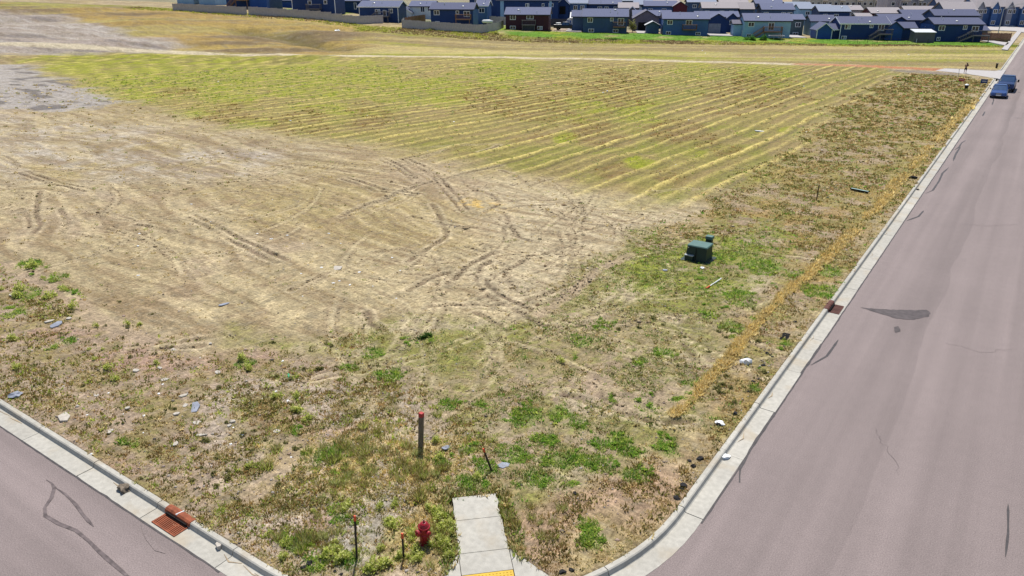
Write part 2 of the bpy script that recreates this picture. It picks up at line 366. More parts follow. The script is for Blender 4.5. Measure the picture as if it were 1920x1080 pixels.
# zones given in the row frame (a, b)
ROWZ = dict(
    graveltl=[GT(*q) for q in ((-150, 24), (0, 21), (90, 27), (150, 42), (230, 60), (335, 84), (300, 92), (210, 97), (0, 103), (-150, 108))],
    lawn=[row(-1, -2), row(-5, 11), row(30, 14), row(60, 13), row(90, 13.5), row(106, 12), row(110, -2)],
    edge=[row(-4, 11), row(30, 14), row(60, 13), row(90, 13), row(112, 11), row(131, 12), row(140, 13), row(140, 19), row(112, 20), row(90, 20), row(60, 18), row(30, 17.5), row(-3, 14)])
GREEN = [(620, 850, 26), (870, 905, 20), (912, 880, 22), (905, 915, 18), (1120, 832, 26), (1090, 800, 22), (1195, 892, 30), (800, 630, 12), (1180, 850, 22), (640, 975, 18), (560, 1020, 26), (1105, 985, 20), (1280, 750, 26), (1300, 720, 20),
         (1340, 480, 18), (1390, 560, 40), (1330, 590, 22), (1245, 660, 22), (1200, 680, 18), (1210, 765, 26), (1140, 750, 16), (1370, 610, 26), (1430, 500, 40), (1490, 520, 30), (1000, 895, 30), (960, 850, 30), (1040, 860, 40), (1110, 870, 36), (1160, 830, 26),
         (1060, 780, 26), (1250, 840, 30), (1110, 1015, 22), (840, 760, 22), (900, 760, 16), (50, 500, 26), (100, 525, 20), (130, 550, 18), (60, 550, 24), (30, 590, 22), (130, 640, 14), (1540, 545, 36), (1560, 510, 26), (770, 640, 10), (1085, 640, 26), (1130, 610, 24),
         (230, 830, 10), (730, 700, 20), (700, 660, 20), (660, 690, 14), (460, 680, 16), (560, 800, 16), (150, 860, 10), (650, 1050, 26), (590, 1060, 20), (830, 870, 14), (980, 780, 30), (1020, 830, 24), (880, 845, 16), (1310, 520, 12), (1420, 600, 18), (1475, 645, 14), (1415, 730, 14), (975, 1050, 14)]
BRIGHT = [(260, 125, 120), (420, 135, 120), (560, 140, 100), (150, 112, 80), (700, 145, 90), (830, 160, 60), (950, 128, 70), (620, 165, 90), (1110, 195, 60), (1300, 123, 50), (1440, 125, 70), (1200, 215, 60), (1490, 245, 30), (1430, 330, 30), (340, 165, 60), (1060, 260, 30), (1200, 300, 30), (1790, 190, 24), (1300, 290, 30)]
BROWN = [(1150, 170, 90), (1400, 165, 80), (1480, 175, 40), (1000, 200, 90), (1110, 240, 60), (1270, 240, 50), (1150, 325, 40), (1250, 330, 40), (430, 215, 60), (560, 230, 60), (700, 215, 60), (900, 180, 50), (330, 170, 30), (1330, 260, 30), (1370, 290, 30)]
TRACKS = [z5((220, 0), (320, 50), (400, 120)), z5((340, 0), (450, 55), (520, 105), (620, 210), (680, 290)), z5((510, 250), (550, 310), (590, 390), (590, 430), (540, 470), (470, 510), (380, 570)),
          z5((690, 175), (800, 180), (870, 215), (885, 250), (800, 300)), z5((880, 290), (930, 320), (945, 360), (910, 400)), z5((950, 380), (980, 430), (1050, 450), (1130, 470)), z5((890, 240), (1000, 230), (1200, 230)),
          z5((890, 282), (1000, 265), (1200, 255)), z5((600, 700), (680, 620), (780, 560), (850, 530)), z5((370, 740), (500, 670), (620, 630)), z5((250, 540), (360, 580), (480, 590)), z5((780, 700), (790, 730), (850, 780), (940, 820), (1040, 880), (1140, 940)),
          z5((1040, 870), (1090, 810), (1200, 740)), z5((930, 640), (950, 690), (1040, 760)), z5((770, 690), (790, 610), (850, 570)), z5((870, 660), (1000, 580), (1060, 540)), z5((850, 650), (930, 700), (1000, 750)), z5((760, 860), (850, 910), (940, 960)),
          z5((740, 810), (1000, 810), (1200, 740)), z5((330, 640), (500, 650), (760, 650)), z5((500, 830), (600, 815), (740, 812)), z5((150, 860), (170, 920), (240, 960)), z5((180, 520), (330, 500), (560, 560)), z5((400, 320), (600, 360), (760, 380)),
          z5((560, 160), (600, 200), (660, 270)), z5((960, 370), (980, 400), (1010, 440)), z5((0, 110), (200, 180), (420, 200)), z5((0, 320), (220, 240), (420, 150), (900, 30)), z5((40, 300), (240, 220), (440, 130)),
          zl((30, 40), (110, 80), (80, 115)), zl((100, 130), (250, 180), (330, 210), (480, 240)), zl((200, 350), (228, 420), (190, 470)), zl((350, 345), (388, 410), (340, 475)), zl((60, 360), (120, 340), (165, 390), (170, 440)), zl((230, 240), (210, 330), (220, 400)),
          zl((1050, 380), (1300, 520), (1560, 640)), zl((400, 470), (560, 500)), zl((760, 420), (1000, 470)), zl((1850, 700), (1640, 800)),
          z2((0, 530), (60, 515), (110, 490)), z2((130, 640), (220, 680), (270, 720), (190, 735)), z2((290, 745), (350, 715), (450, 690)),
          zr((200, 650), (400, 720), (650, 810), (850, 850), (1050, 830)), zr((330, 560), (430, 650), (600, 770), (780, 830)), zr((1000, 300), (1140, 480), (1000, 560)), ppx((300, 655), (420, 628)), ppx((240, 660), (380, 650))]
TRACKS += [[(x + .0, y + .5) for x, y in TRACKS[i]] for i in (0, 1, 8, 11, 15, 26, 30, 35)]
GOLD = GP([(560, 800), (700, 780), (850, 800), (890, 870), (860, 930), (850, 1060), (760, 960), (640, 930), (520, 900)])
_p, _q = G(200, 330), G(520, 440); DIRA = math.atan2(_q[1] - _p[1], _q[0] - _p[0])
_rt_ = random.Random(3)
FAINT = []
for i in range(95):
    cx_, cy_, sx_, sy_ = _rt_.choice([(860, 520, 150, 90), (860, 520, 150, 90), (700, 560, 160, 60), (350, 430, 260, 90), (120, 370, 120, 80), (560, 330, 220, 50), (1100, 420, 120, 40), (950, 600, 110, 40)])
    x_, y_ = G(_rt_.gauss(cx_, sx_ * .6), min(690, _rt_.gauss(cy_, sy_ * .6))); h_ = DIRA + _rt_.choice([0, .9, -.7, 1.7]) + _rt_.gauss(0, .35); kk = _rt_.gauss(0, .09); L_ = []
    for j in range(int(_rt_.uniform(8, 20))): L_.append((x_, y_)); x_ += .7 * math.cos(h_); y_ += .7 * math.sin(h_); h_ += kk
    FAINT.append((L_, _rt_.random() < .5))
BANDS = [(zr((430, 560), (500, 650), (620, 705), (760, 725), (900, 690), (970, 620)), .55), (ppx((20, 495), (130, 562), (190, 600), (270, 640)), .4), (ppx((1010, 590), (1060, 560), (1120, 510), (1185, 475)), .3), (ppx((560, 830), (520, 880), (470, 930)), .35)]
STRIP = GP([(1255, 775), (1290, 740), (1360, 672), (1440, 588), (1530, 500), (1620, 418), (1720, 300), (1780, 235), (1832, 188)], .15)
PATHL = GP([(-60, 105), (330, 102), (640, 105), (960, 108), (1300, 115), (1600, 123), (1660, 127)])
def nearpx(X, Y, lst, wob):
    m = np.zeros(X.shape)
    for px, py, r in lst:
        x, y = G(px, py); x2, _ = G(px + r, py), 0
        rw = math.hypot(x2[0] - x, x2[1] - y)
        x3 = G(px, py - r * .45); x4 = G(px, py + r * .45); rd = math.hypot(x3[0] - x4[0], x3[1] - x4[1]) / 2
        d = math.atan2(y, x); dx = (X - x); dy = (Y - y); u = dx * math.sin(d) - dy * math.cos(d); v = dx * math.cos(d) + dy * math.sin(d)
        q = np.sqrt((u / rw) ** 2 + (v / max(rd, rw)) ** 2) + wob
        m = np.maximum(m, 1 - sst(.55, 1.15, q))
    return m
def info(X, Y):
    """what grows or lies at each ground point"""
    wx = (fbm(X / 3.2, Y / 3.2, 3) - .5) * 3.2 + (fbm(X / .8, Y / .8, 31) - .5) * .8; wy = (fbm(X / 3.2, Y / 3.2, 5) - .5) * 3.2 + (fbm(X / .8, Y / .8, 35) - .5) * .8
    far = 1 + np.clip((np.hypot(X, Y) - 45) / 60, 0, 1.2)
    Xw = X + wx * far; Yw = Y + wy * far
    I = {}
    for k, pl in ZONES.items():
        soft = dict(cracked=.6, cornerdirt=.6, bare=1.6, paleft=4, field=3.0).get(k, 1.1)
        I[k] = sst(-soft, soft, polydist(Xw, Yw, pl))
    for k, pl in ROWZ.items():
        I[k] = sst(-1.0, 1.0, polydist(X + wx * .5, Y + wy * .5, pl)) if k != 'graveltl' else sst(-3, 3, polydist(Xw, Yw, pl))
    wob = (fbm(X / .7, Y / .7, 41) - .5) * 1.3
    I['green'] = nearpx(X, Y, GREEN, wob); I['bright'] = nearpx(X, Y, BRIGHT, (fbm(X / 5, Y / 5, 44) - .5) * 1.6); I['brown'] = nearpx(X, Y, BROWN, (fbm(X / 4, Y / 4, 46) - .5) * 1.6)
    # mown rows
    k = .04 + .15 * np.clip((-X - 30) / 22, 0, 1)
    u = X - k * (Y - 50) + (fbm(X / 9, Y / 16, 8) - .5) * 1.2 + (fbm(X / 1.5, Y / 3, 81) - .5) * .3
    per = 1.62; ph = (u / per) % 1.0; idx = np.floor(u / per)
    amp = np.where(idx % 2 == 0, 1.0, .42) * (.6 + .4 * _h(idx.astype(np.int64), np.zeros_like(idx, dtype=np.int64), 5))
    I['rowline'] = np.exp(-((ph - .5) / .15) ** 2) * amp; I['rowdark'] = np.exp(-((ph - .78) / .15) ** 2) * amp
    ds, ss = polydist(X + wx * .12, Y + wy * .12, STRIP, False)
    wst = .09 + .20 * fbm(ss / 2.5, ss * 0, 71) + .05 * np.clip(Y / 60, 0, 1)
    I['strip'] = (1 - sst(wst * .6, wst * 1.5, ds)) * np.maximum(sst(.26, .44, fbm(ss / 3.0, ss * 0 + 3, 73)), 1 - sst(27, 34, Y))
    dp, sp = polydist(X + wx * .25, Y + wy * .25, PATHL, False); I['path'] = (1 - sst(.7, 1.7, dp)) * (X < -22)
    rut = np.zeros(X.shape); berm = np.zeros(X.shape); tread = np.zeros(X.shape)
    for i, t in enumerate(TRACKS):
        xs = [p[0] for p in t]; ys = [p[1] for p in t]
        bb = (X > min(xs) - 2) & (X < max(xs) + 2) & (Y > min(ys) - 2) & (Y < max(ys) + 2)
        if not bb.any(): continue
        d, s = polydist(X[bb] + wx[bb] * .06, Y[bb] + wy[bb] * .06, t, False)
        fade = .45 + .55 * sst(.3, .6, fbm(s / 2.2, s * 0 + i, 91))
        r = np.exp(-(d / .13) ** 2) * fade; b = np.exp(-((d - .27) / .09) ** 2) * fade
        rut[bb] = np.maximum(rut[bb], r); berm[bb] = np.maximum(berm[bb], b); tread[bb] = np.maximum(tread[bb], r * (.5 + .5 * np.sin(s * 2 * math.pi / .36)))
    I['rut'] = rut; I['berm'] = berm; I['tread'] = tread
    fl = np.zeros(X.shape); fd = np.zeros(X.shape)
    for i, (t, lite) in enumerate(FAINT):
        xs = [p[0] for p in t]; ys = [p[1] for p in t]; bb = (X > min(xs) - 1) & (X < max(xs) + 1) & (Y > min(ys) - 1) & (Y < max(ys) + 1)
        if not bb.any(): continue
        d, s = polydist(X[bb] + wx[bb] * .05, Y[bb] + wy[bb] * .05, t, False); L_ = .7 * len(t); en = sst(0, 1.5, s) * (1 - sst(L_ - 2.2, L_ - .7, s))
        g_ = np.exp(-(d / .11) ** 2) * en * (.5 + .5 * np.sin(s * 2 * math.pi / .33) * (i % 3 == 0)); e_ = np.exp(-((d - .2) / .07) ** 2) * en
        if lite: fl[bb] = np.maximum(fl[bb], g_); fd[bb] = np.maximum(fd[bb], e_ * .7)
        else: fd[bb] = np.maximum(fd[bb], g_); fl[bb] = np.maximum(fl[bb], e_ * .6)
    I['fl'] = fl; I['fd'] = fd
    bd = np.zeros(X.shape)
    for t, w in BANDS:
        d, s = polydist(X + wx * .1, Y + wy * .1, t, False); bd = np.maximum(bd, 1 - sst(w * .6, w * 1.4, d))
    I['band'] = bd
    I['d'] = lotd(X, Y); I['wx'] = wx; I['wy'] = wy
    return I
def ground_z(X, Y, I=None):
    d = lotd(X, Y)
    z = .135 + hill(X, Y) + sst(.2, 2.5, d) * ((fbm(X / 5, Y / 5, 12) - .5) * .22 + (fbm(X / .9, Y / .9, 13) - .5) * .09) + sst(.1, .6, d) * (fbm(X / .28, Y / .28, 14, 2) - .5) * .05
    if I is not None:
        z = z + I['fl'] * .02 - I['fd'] * .03 + I['berm'] * .04 - I['rut'] * .06 + I['tread'] * .04 + I['field'] * (I['rowline'] * .12 - I['rowdark'] * .05) + I['strip'] * .07 + (I['vergel'] + I['verger'] + I['mid']) * (fbm(X / .35, Y / .35, 15, 2) - .5) * .06 - I['band'] * .03
    a, b = rowab(X, Y); bank = sst(124, 140, a) * sst(13, 20, b) * (1 - sst(60, 82, b)) * (Y > 60)
    z = z + bank * ((fbm((b - a * .55) / 4.2, (a + b * .55) / 40, 70) - .5) * 1.5 + (fbm((b - a * .5) / 9, (a + b * .5) / 30, 170) - .5) * 1.2)
    oppos = (X > 6.15) | ((Y < -3.55) & (X < -4))
    z = np.where(d > -.04, z, np.where(oppos, .13, -.35))
    z = np.where(walkmask(X, Y), -.05, z)
    near = polydist(X, Y, DRIVE) > -.6
    return np.where(near & (d > -.04), .10, z)
def axis(vals):
    return np.array(sorted(set(round(float(v), 4) for v in vals)))
def grow(start, end, h0, g, hmax):
    out = [start]; h = h0; sgn = 1 if end > start else -1
    while (out[-1] - end) * sgn < 0: out.append(out[-1] + sgn * h); h = min(h * g, hmax)
    return out
xs = axis(list(np.arange(-32, -5.2, .095)) + grow(-32.1, -420, .1, 1.0075, 3.0) + [CX - .01, CX - .05, CX - .13, -3, 1, 5, 6.14, 6.16, 8, 14, 40, 120, 400, 1500, 5000, -600, -1200, -5000])
ys = axis(list(np.arange(7.95, 37, .095)) + grow(37.1, 330, .1, 1.0095, 1.6) + [CY - .13, CY - .05, CY + .01, 2, -3.54, -3.56, -8, -30, -100, -400, -2000, -5000, 400, 520, 800, 1500, 5000])
GX, GY = np.meshgrid(xs, ys); gx = GX.ravel(); gy = GY.ravel()
I = info(gx, gy); gz = ground_z(gx, gy, I)
def ground_col(X, Y, I):
    n1 = fbm(X / 6, Y / 6, 21); n2 = fbm(X / 1.3, Y / 1.3, 22); n3 = fbm(X / .35, Y / .35, 23); n4 = fbm(X / 14, Y / 14, 24); n5 = vn(X / .12, Y / .12, 26)
    st = fbm(X / .5 + Y / 2.2, Y / 1.1 - X / 4, 27)
    c = np.tile(np.array([.36, .295, .185]), (len(X), 1))
    c = mixc(c, (.36, .285, .20), sst(.45, .65, n1) * .8)
    c = mixc(c, (.44, .365, .225), sst(.5, .68, n2) * .6)
    c = mixc(c, (.32, .255, .125), sst(.52, .7, n4) * .7)
    c = mixc(c, (.27, .20, .13), sst(.58, .72, fbm(X / 2.2, Y / 4, 28)) * .55)
    c = mixc(c, (.50, .425, .295), I['bare'] * (.6 + .4 * sst(.3, .6, n2)) * .9)
    c = mixc(c, (.43, .385, .33), I['paleft'] * .9 * sst(.3, .6, n1 * .5 + n2 * .5))
    c = mixc(c, (.24, .185, .14), I['paleft'] * sst(.56, .7, fbm(X / 3.5, Y / 1.2, 29)) * .6)
    ca_, sa_ = math.cos(DIRA), math.sin(DIRA); us = X * ca_ + Y * sa_; vs_ = -X * sa_ + Y * ca_; wsk = (fbm(X / 12, Y / 12, 33) - .5) * 6
    sk = .5 + .8 * (fbm(us / 7, (vs_ + wsk) / .42, 34, 4) - .5); dirt = (1 - I['field']) * (1 - I['vergel']) * (1 - I['verger']) * (1 - I['mid'] * .6)
    c = mixc(c, (.215, .155, .09), sst(.54, .68, sk) * .6 * dirt); c = mixc(c, (.52, .43, .27), sst(.54, .66, 1 - sk) * .5 * dirt)
    sk2 = fbm(X / 2.6 + 5, Y / .5 + X / 3, 36, 3); c = mixc(c, (.235, .175, .11), sst(.56, .7, sk2) * .5 * dirt)
    # grey tracked clay
    c = mixc(c, (.35, .325, .31), I['greytl'] * .9); c = mixc(c, (.10, .09, .09), I['greytl'] * sst(.56, .66, fbm(X / 3, Y / 1.6, 51)) * .75)
    # left verge and middle soil
    c = mixc(c, (.335, .258, .195), I['vergel'] * .9); c = mixc(c, (.42, .355, .295), I['vergel'] * sst(.5, .66, n1) * .75); c = mixc(c, (.345, .235, .185), I['vergel'] * sst(.55, .7, fbm(X / 2.4, Y / 2.4, 52)) * .8)
    c = mixc(c, (.22, .175, .075), I['vergel'] * sst(.5, .64, n2) * .55)
    c = mixc(c, (.275, .225, .125), I['mid'] * .85); c = mixc(c, (.205, .205, .06), I['mid'] * sst(.46, .62, fbm(X / 2.6, Y / 2.6, 53)) * .75); c = mixc(c, (.345, .265, .205), I['mid'] * sst(.5, .64, n1) * .85)
    c = mixc(c, (.43, .36, .25), I['mid'] * sst(.6, .72, fbm(X / 2, Y / 2, 54)) * .8)
    c = mixc(c, (.255, .27, .065), I['greenbox'] * sst(.4, .6, n2) * .8)
    c = mixc(c, (.32, .245, .17), I['verger'] * .9); c = mixc(c, (.25, .215, .075), I['verger'] * sst(.42, .6, n2) * .75); c = mixc(c, (.31, .215, .09), I['verger'] * sst(.54, .68, fbm(X / 2, Y / 3, 55)) * .7)
    c = mixc(c, (.345, .245, .175), I['cornerdirt'] * .9)
    gz_ = sst(-1, .8, polydist(X + I['wx'], Y + I['wy'], GOLD)); c = mixc(c, (.52, .42, .20), gz_ * (1 - I['cracked']) * .8 * sst(.3, .6, n2 * .5 + n3 * .5))
    c = mixc(c, (.40, .37, .32), I['cracked'] * .85)
    cell = np.abs(fbm(X / .3, Y / .3, 61, 2) - .5); c = mixc(c, (.15, .13, .10), I['cracked'] * (1 - sst(.0, .035, cell)) * .8)
    # mown field
    f = I['field']
    fc = np.tile(np.array([.245, .205, .082]), (len(X), 1))
    fc = mixc(fc, (.205, .195, .058), sst(.42, .6, fbm(X / 7, Y / 9, 62))); fc = mixc(fc, (.26, .195, .10), sst(.5, .66, fbm(X / 2.2, Y / 7, 63)) * .7)
    fc = mixc(fc, (.255, .272, .042), I['bright'] * (.38 + .55 * sst(.35, .6, fbm(X / 1.6, Y / 5, 64)))); fc = mixc(fc, (.175, .115, .05), I['brown'] * .75 * (.4 + .6 * sst(.4, .6, n2)))
    fc = mixc(fc, (.135, .115, .055), I['rowdark'] * .9 * (.45 + .65 * sst(.35, .6, fbm(X / 2, Y / 6, 65)))); fc = mixc(fc, (.58, .48, .19), np.minimum(I['rowline'] * 1.15, 1) * (.65 + .35 * sst(.3, .55, fbm(X / 1.5, Y / 5, 66))) * (1 - .25 * I['bright']))
    c = c * (1 - f[:, None]) + fc * f[:, None]
    # field beyond the dirt track, up to the houses
    a, b = rowab(X, Y); up = sst(-2, 2, polydist(X + I['wx'], Y + I['wy'], [PATHL[0], PATHL[1], PATHL[2], PATHL[3], PATHL[4], PATHL[5], (-12, 139), (-3, 141), row(-9, 3), row(130, 10), row(250, 8), row(300, 60)]))
    uc = np.tile(np.array([.32, .28, .11]), (len(X), 1)); uc = mixc(uc, (.25, .25, .055), sst(.42, .58, fbm(a / 18, b / 4, 67))); uc = mixc(uc, (.17, .135, .07), sst(.53, .62, fbm(a / 45, b / 4.5, 671)) * .6); uc = mixc(uc, (.50, .42, .20), sst(.53, .62, fbm(a / 55 + 3, b / 4, 672)) * .6); uc = mixc(uc, (.25, .19, .10), sst(.5, .62, fbm(a / 40, b / 6, 68)) * .8); uc = mixc(uc, (.42, .34, .16), sst(.54, .64, fbm(a / 50, b / 5, 69)) * .7)
    bank = sst(126, 140, a) * sst(10, 16, b) * (1 - sst(62, 80, b)); st2 = fbm((b - a * .55) / 4.2, (a + b * .55) / 40, 70)
    uc = mixc(uc, (.33, .265, .11), bank * .75); uc = mixc(uc, (.19, .14, .085), bank * sst(.47, .56, st2) * .95); uc = mixc(uc, (.38, .27, .10), bank * sst(.50, .60, fbm((b - a * .55) / 5.5 + 7, (a + b * .55) / 40, 72)) * .7)
    uc = mixc(uc, (.23, .28, .05), sst(205, 235, a) * .7 * sst(.35, .55, n4)); 
    dsw, _ = polydist(X, Y, SWALE, False); uc = mixc(uc, (.15, .125, .05), np.exp(-(dsw / 3.4) ** 2) * bank * .85)  # hollow of the swale darkened, its shade put into the ground colour
    c = c * (1 - up[:, None]) + uc * up[:, None]
    gt = I['graveltl']; c = mixc(c, (.335, .29, .262), gt * .92); c = mixc(c, (.20, .175, .165), gt * sst(.55, .66, fbm(a / 14, b / 2, 74)) * .7); c = mixc(c, (.42, .38, .34), gt * sst(.55, .66, fbm(a / 18, b / 1.5, 75)) * .7)
    c = mixc(c, (.55, .48, .35), I['path'] * .9)
    red = polydist(X, Y, [(-13, 134.2), (-13, 138.4), (-22, 137.3), (-34, 133.5), (-34, 131.8), (-20, 134.2)]); c = mixc(c, (.42, .17, .09), sst(-.8, .5, red) * .85)
    grv = polydist(X, Y, [(-10.2, 127.6), (-10, 130.4), (-13, 132.2), (-19, 132), (-19, 129.6)]); c = mixc(c, (.20, .175, .16), sst(-.8, .5, grv) * .8)
    c = mixc(c, (.22, .165, .085), I['edge'] * .8 * sst(.3, .6, n1 * .4 + n2 * .6)); c = mixc(c, (.26, .27, .05), I['edge'] * sst(.5, .62, fbm(X / 5, Y / 5, 76)) * .9)
    c = mixc(c, (.105, .215, .03), I['lawn'] * .95 * sst(.15, .4, n1)); c = mixc(c, (.26, .26, .05), I['lawn'] * sst(.56, .66, fbm(X / 8, Y / 8, 77)) * .7)
    yard = polydist(X, Y, [row(97, 1), row(97, -24), row(90, -24), row(90, 1)]); c = mixc(c, (.38, .31, .25), sst(-.5, .5, yard))
    for q in ([row(117, -2), row(117, -32), row(108.5, -32), row(108.5, 8), row(112, 12)], [row(135, -2), row(135, -26), row(127, -26), row(127, 10)], [row(168, -2), row(168, -26), row(150, -26), row(150, -2)], GP(((1826, 71), (1840, 70), (1896, 74), (1898, 80), (1868, 76.5), (1836, 71.5))), GP(((1840, 40), (1940, 44), (1940, 52), (1846, 45.5)))):
        y = polydist(X, Y, q); c = mixc(c, (.17, .26, .035), sst(-.7, .7, y) * .9)
    back = (b < -14) & (a > -80); c = np.where((back & (a > 5))[:, None], np.array([.25, .235, .16]) * (.8 + .4 * n1)[:, None], c)
    gm_ = sst(.52, .62, n3 * .6 + n5 * .2 + .2 * n2)
    c = mixc(c, (.185, .17, .055), gm_ * (I['vergel'] * .5 + I['verger'] * .6) * (1 - I['field'])); c = mixc(c, (.19, .205, .055), gm_ * I['mid'] * .6); c = mixc(c, (.20, .235, .045), gm_ * I['greenbox'] * .6)
    c = mixc(c, (.14, .105, .07), sst(.62, .70, n3 * .5 + n5 * .5) * .6 * (1 - I['lawn'])); c = mixc(c, (.50, .43, .31), sst(.62, .70, 1 - n3 * .5 - n5 * .5) * .35 * (1 - I['lawn']) * (1 - I['field']))
    g = I['green'] * (1 - I['field'] * .5); c = mixc(c, (.13, .20, .045), g * .55 * sst(.3, .6, n3))
    c = mixc(c, (.47, .345, .125), I['strip'] * .9)
    c = mixc(c, (.53, .45, .30), I['fl'] * .85); c = mixc(c, (.19, .14, .10), I['fd'] * .55)
    c = mixc(c, (.17, .125, .09), I['rut'] * .68 * (.5 + .55 * sst(.3, .6, n2))); c = mixc(c, (.10, .075, .06), I['tread'] * .45); c = mixc(c, (.50, .42, .29), I['berm'] * .6)
    c = mixc(c, (.345, .265, .195), I['band'] * .6)
    tan = sst(.0, .5, 1 - np.abs(n1 - .5)); 
    o1 = np.exp(-(((X - G(900, 385)[0]) / 1.6) ** 2 + ((Y - G(900, 385)[1]) / .9) ** 2)); c = mixc(c, (.55, .36, .10), o1 * .7 * sst(.4, .6, n3))
    v = .66 + .64 * n3; v *= .76 + .48 * n5; v *= .93 + .14 * st; v = v * (1 - .5 * I['field']) + .5 * I['field']
    c = c * v[:, None]; L = (c @ np.array([.25, .6, .15]))[:, None]; c = L + (c - L) * 1.10
    c = c * (1 - .035 * (1 - I['lawn']) * (1 - .5 * I['field']))[:, None]
    return np.clip(c, .008, .8)
gc = ground_col(gx, gy, I)
ny, nx = GX.shape; ii = np.arange(ny * nx).reshape(ny, nx)
F = np.stack([ii[:-1, :-1], ii[:-1, 1:], ii[1:, 1:], ii[1:, :-1]], -1).reshape(-1, 4)
ground = tag(obj('ground', npmesh('ground', np.stack([gx, gy, gz], 1), F, gc, M['ground'], True)), kind='structure')
print('ground verts', len(gx))
del GX, GY, F, I, gc

# ------------------------------------------------------------------ roads, kerbs, sidewalk
def arc(cx, cy, r, t0, t1, n): return [(cx + r * math.cos(R(t0 + (t1 - t0) * i / n)), cy + r * math.sin(R(t0 + (t1 - t0) * i / n))) for i in range(n + 1)]
GUT = .66
rd = [(-900, CY - GUT)] + arc(CX - CR, CY + CR, CR + GUT, -90, 0, 24) + [(CX + GUT, 1500), (6.0, 1500), (6.0, -300), (CX, -300), (CX, -3.4), (-900, -3.4)]
mb = MB(); mb.add([(x, y, 0) for x, y in rd], [tuple(range(len(rd)))]); road = mb.build('road', M['road'])
bm = bmesh.new(); bm.from_mesh(road.data); bmesh.ops.triangulate(bm, faces=bm.faces); bm.to_mesh(road.data); bm.free(); tag(road, kind='structure')
kerb = tag(empty('curb'), kind='structure')
def path_pts(pts, step=.35):
    out = [np.array(pts[0], float)]
    for i in range(1, len(pts)):
        p = np.array(pts[i - 1], float); q = np.array(pts[i], float); L = np.linalg.norm(q - p); k = max(1, int(L / step))
        out += [p + (q - p) * j / k for j in range(1, k + 1)]
    return out
def curbline(pts, seglen, gap=.022, ht=lambda p: .15, gut=GUT, limit=None):
    P = path_pts(pts, .25); S = [0]
    for i in range(1, len(P)): S.append(S[-1] + np.linalg.norm(P[i] - P[i - 1]))
    S = np.array(S); P = np.array(P); tot = S[-1]
    k = int(tot / seglen) + 1
    for j in range(k):
        s0 = j * seglen + gap / 2; s1 = min((j + 1) * seglen, tot) - gap / 2
        if s1 - s0 < .3: continue
        ss = np.linspace(s0, s1, max(2, int((s1 - s0) / .5) + 1)); rings = []
        dz = random.uniform(-.004, .004)
        for s in ss:
            x = np.interp(s, S, P[:, 0]); y = np.interp(s, S, P[:, 1])
            x1 = np.interp(min(s + .15, tot), S, P[:, 0]); y1 = np.interp(min(s + .15, tot), S, P[:, 1]); x0 = np.interp(max(s - .15, 0), S, P[:, 0]); y0 = np.interp(max(s - .15, 0), S, P[:, 1])
            t = np.array([x1 - x0, y1 - y0]); t /= np.linalg.norm(t); nn = np.array([t[1], -t[0]])      # outwards to the right of travel
            h = ht((x, y))
            prof = [(-.0, -.3), (0, h - .012), (.012, h), (.125, h + .002), (.155, h - .02), (.185, .035 if h > .05 else h - .02), (.21, .012), (gut, .006), (gut, -.3)]
            rings.append([(x + nn[0] * o, y + nn[1] * o, z + dz) for o, z in prof])
        MB().loft(rings).build('curb_segment', M['concrete'], kerb)
def rampht(p):
    u = abs((p[0] - WALK_B[0]) * _wn[0] + (p[1] - WALK_B[1]) * _wn[1]); q = math.hypot(p[0] - WALK_B[0], p[1] - WALK_B[1])
    return .15 if q > 3 else .012 + .138 * float(sst(.75, 1.5, u))
main = [(-62, CY)] + arc(CX - CR, CY + CR, CR, -90, 0, 26) + [(CX, 126.5)] + [(-5.9, 128.6), (-8.2, 131), (-11.2, 133)]
curbline(main, 3.05, ht=rampht)
curbline([(-12.4, 138.9), (-6.2, 138.9), (-5.5, 139.8), (CX, 141.5), (CX, 260)], 6.1)
curbline([(6.14 + .0, 300), (6.14, -60)], 12.2, gut=.5)
curbline([(-4.5, -3.55), (-62, -3.55)], 6.1, gut=.5)
# dark joint filler below the gaps and along the asphalt edge
def ribbon(pts, w0, w1=None, z=.004, mat_=None, name='seam', parent=None, taper=True, wob=.0):
    P = path_pts(pts, .3); n = len(P); V = []; Fq = []
    for i, p in enumerate(P):
        t = P[min(i + 1, n - 1)] - P[max(i - 1, 0)]; t = t / (np.linalg.norm(t) + 1e-9); nn = np.array([-t[1], t[0]])
        u = i / (n - 1); w = (w0 if w1 is None else w0 + (w1 - w0) * u) * (.75 + .5 * random.random())
        if taper: w *= min(1, .15 + 6 * min(u, 1 - u))
        c = p + nn * random.uniform(-wob, wob)
        V += [(*(c + nn * w / 2), z), (*(c - nn * w / 2), z)]
        if i: Fq.append((2 * i - 2, 2 * i - 1, 2 * i + 1, 2 * i))
    return MB().add(V, Fq).build(name, mat_, parent, fix=False)
def mark(name, pts, w, m, label, z=.0095, w1=None, wob=.0, group=None, cat='road mark'):
    return tag(ribbon(pts, w, w1, z, m, name, None, True, wob), label, cat, group)
G0 = lambda *p: GP(p, 0.0)
_ez = [.0030]
def edge_seam(pts, w, name='edge_seam'):
    _ez[0] += .0011
    o = ribbon(pts, w, None, _ez[0], M['tar'], name, road, False, .012); return o
edge_seam([(-62, CY - GUT - .02), (-13, CY - GUT - .02)], .05)
edge_seam([(CX + GUT + .03, 15), (CX + GUT + .03, 60)], .05); edge_seam([(CX + GUT + .04, 60), (CX + GUT + .04, 125)], .07)
edge_seam(G0((1386, 905), (1388, 880), (1412, 833), (1440, 793), (1470, 748)), .05, 'edge_crack'); edge_seam(G0((1412, 833), (1440, 793), (1490, 716), (1540, 645)), .045, 'edge_crack')
gm = 'tar and skid marks on the road'
mark('skid_mark', G0((1520, 685), (1550, 668), (1561, 653), (1572, 637)), .075, M['tar'], 'curved dark tar mark on the road just below the dark wedge stain')
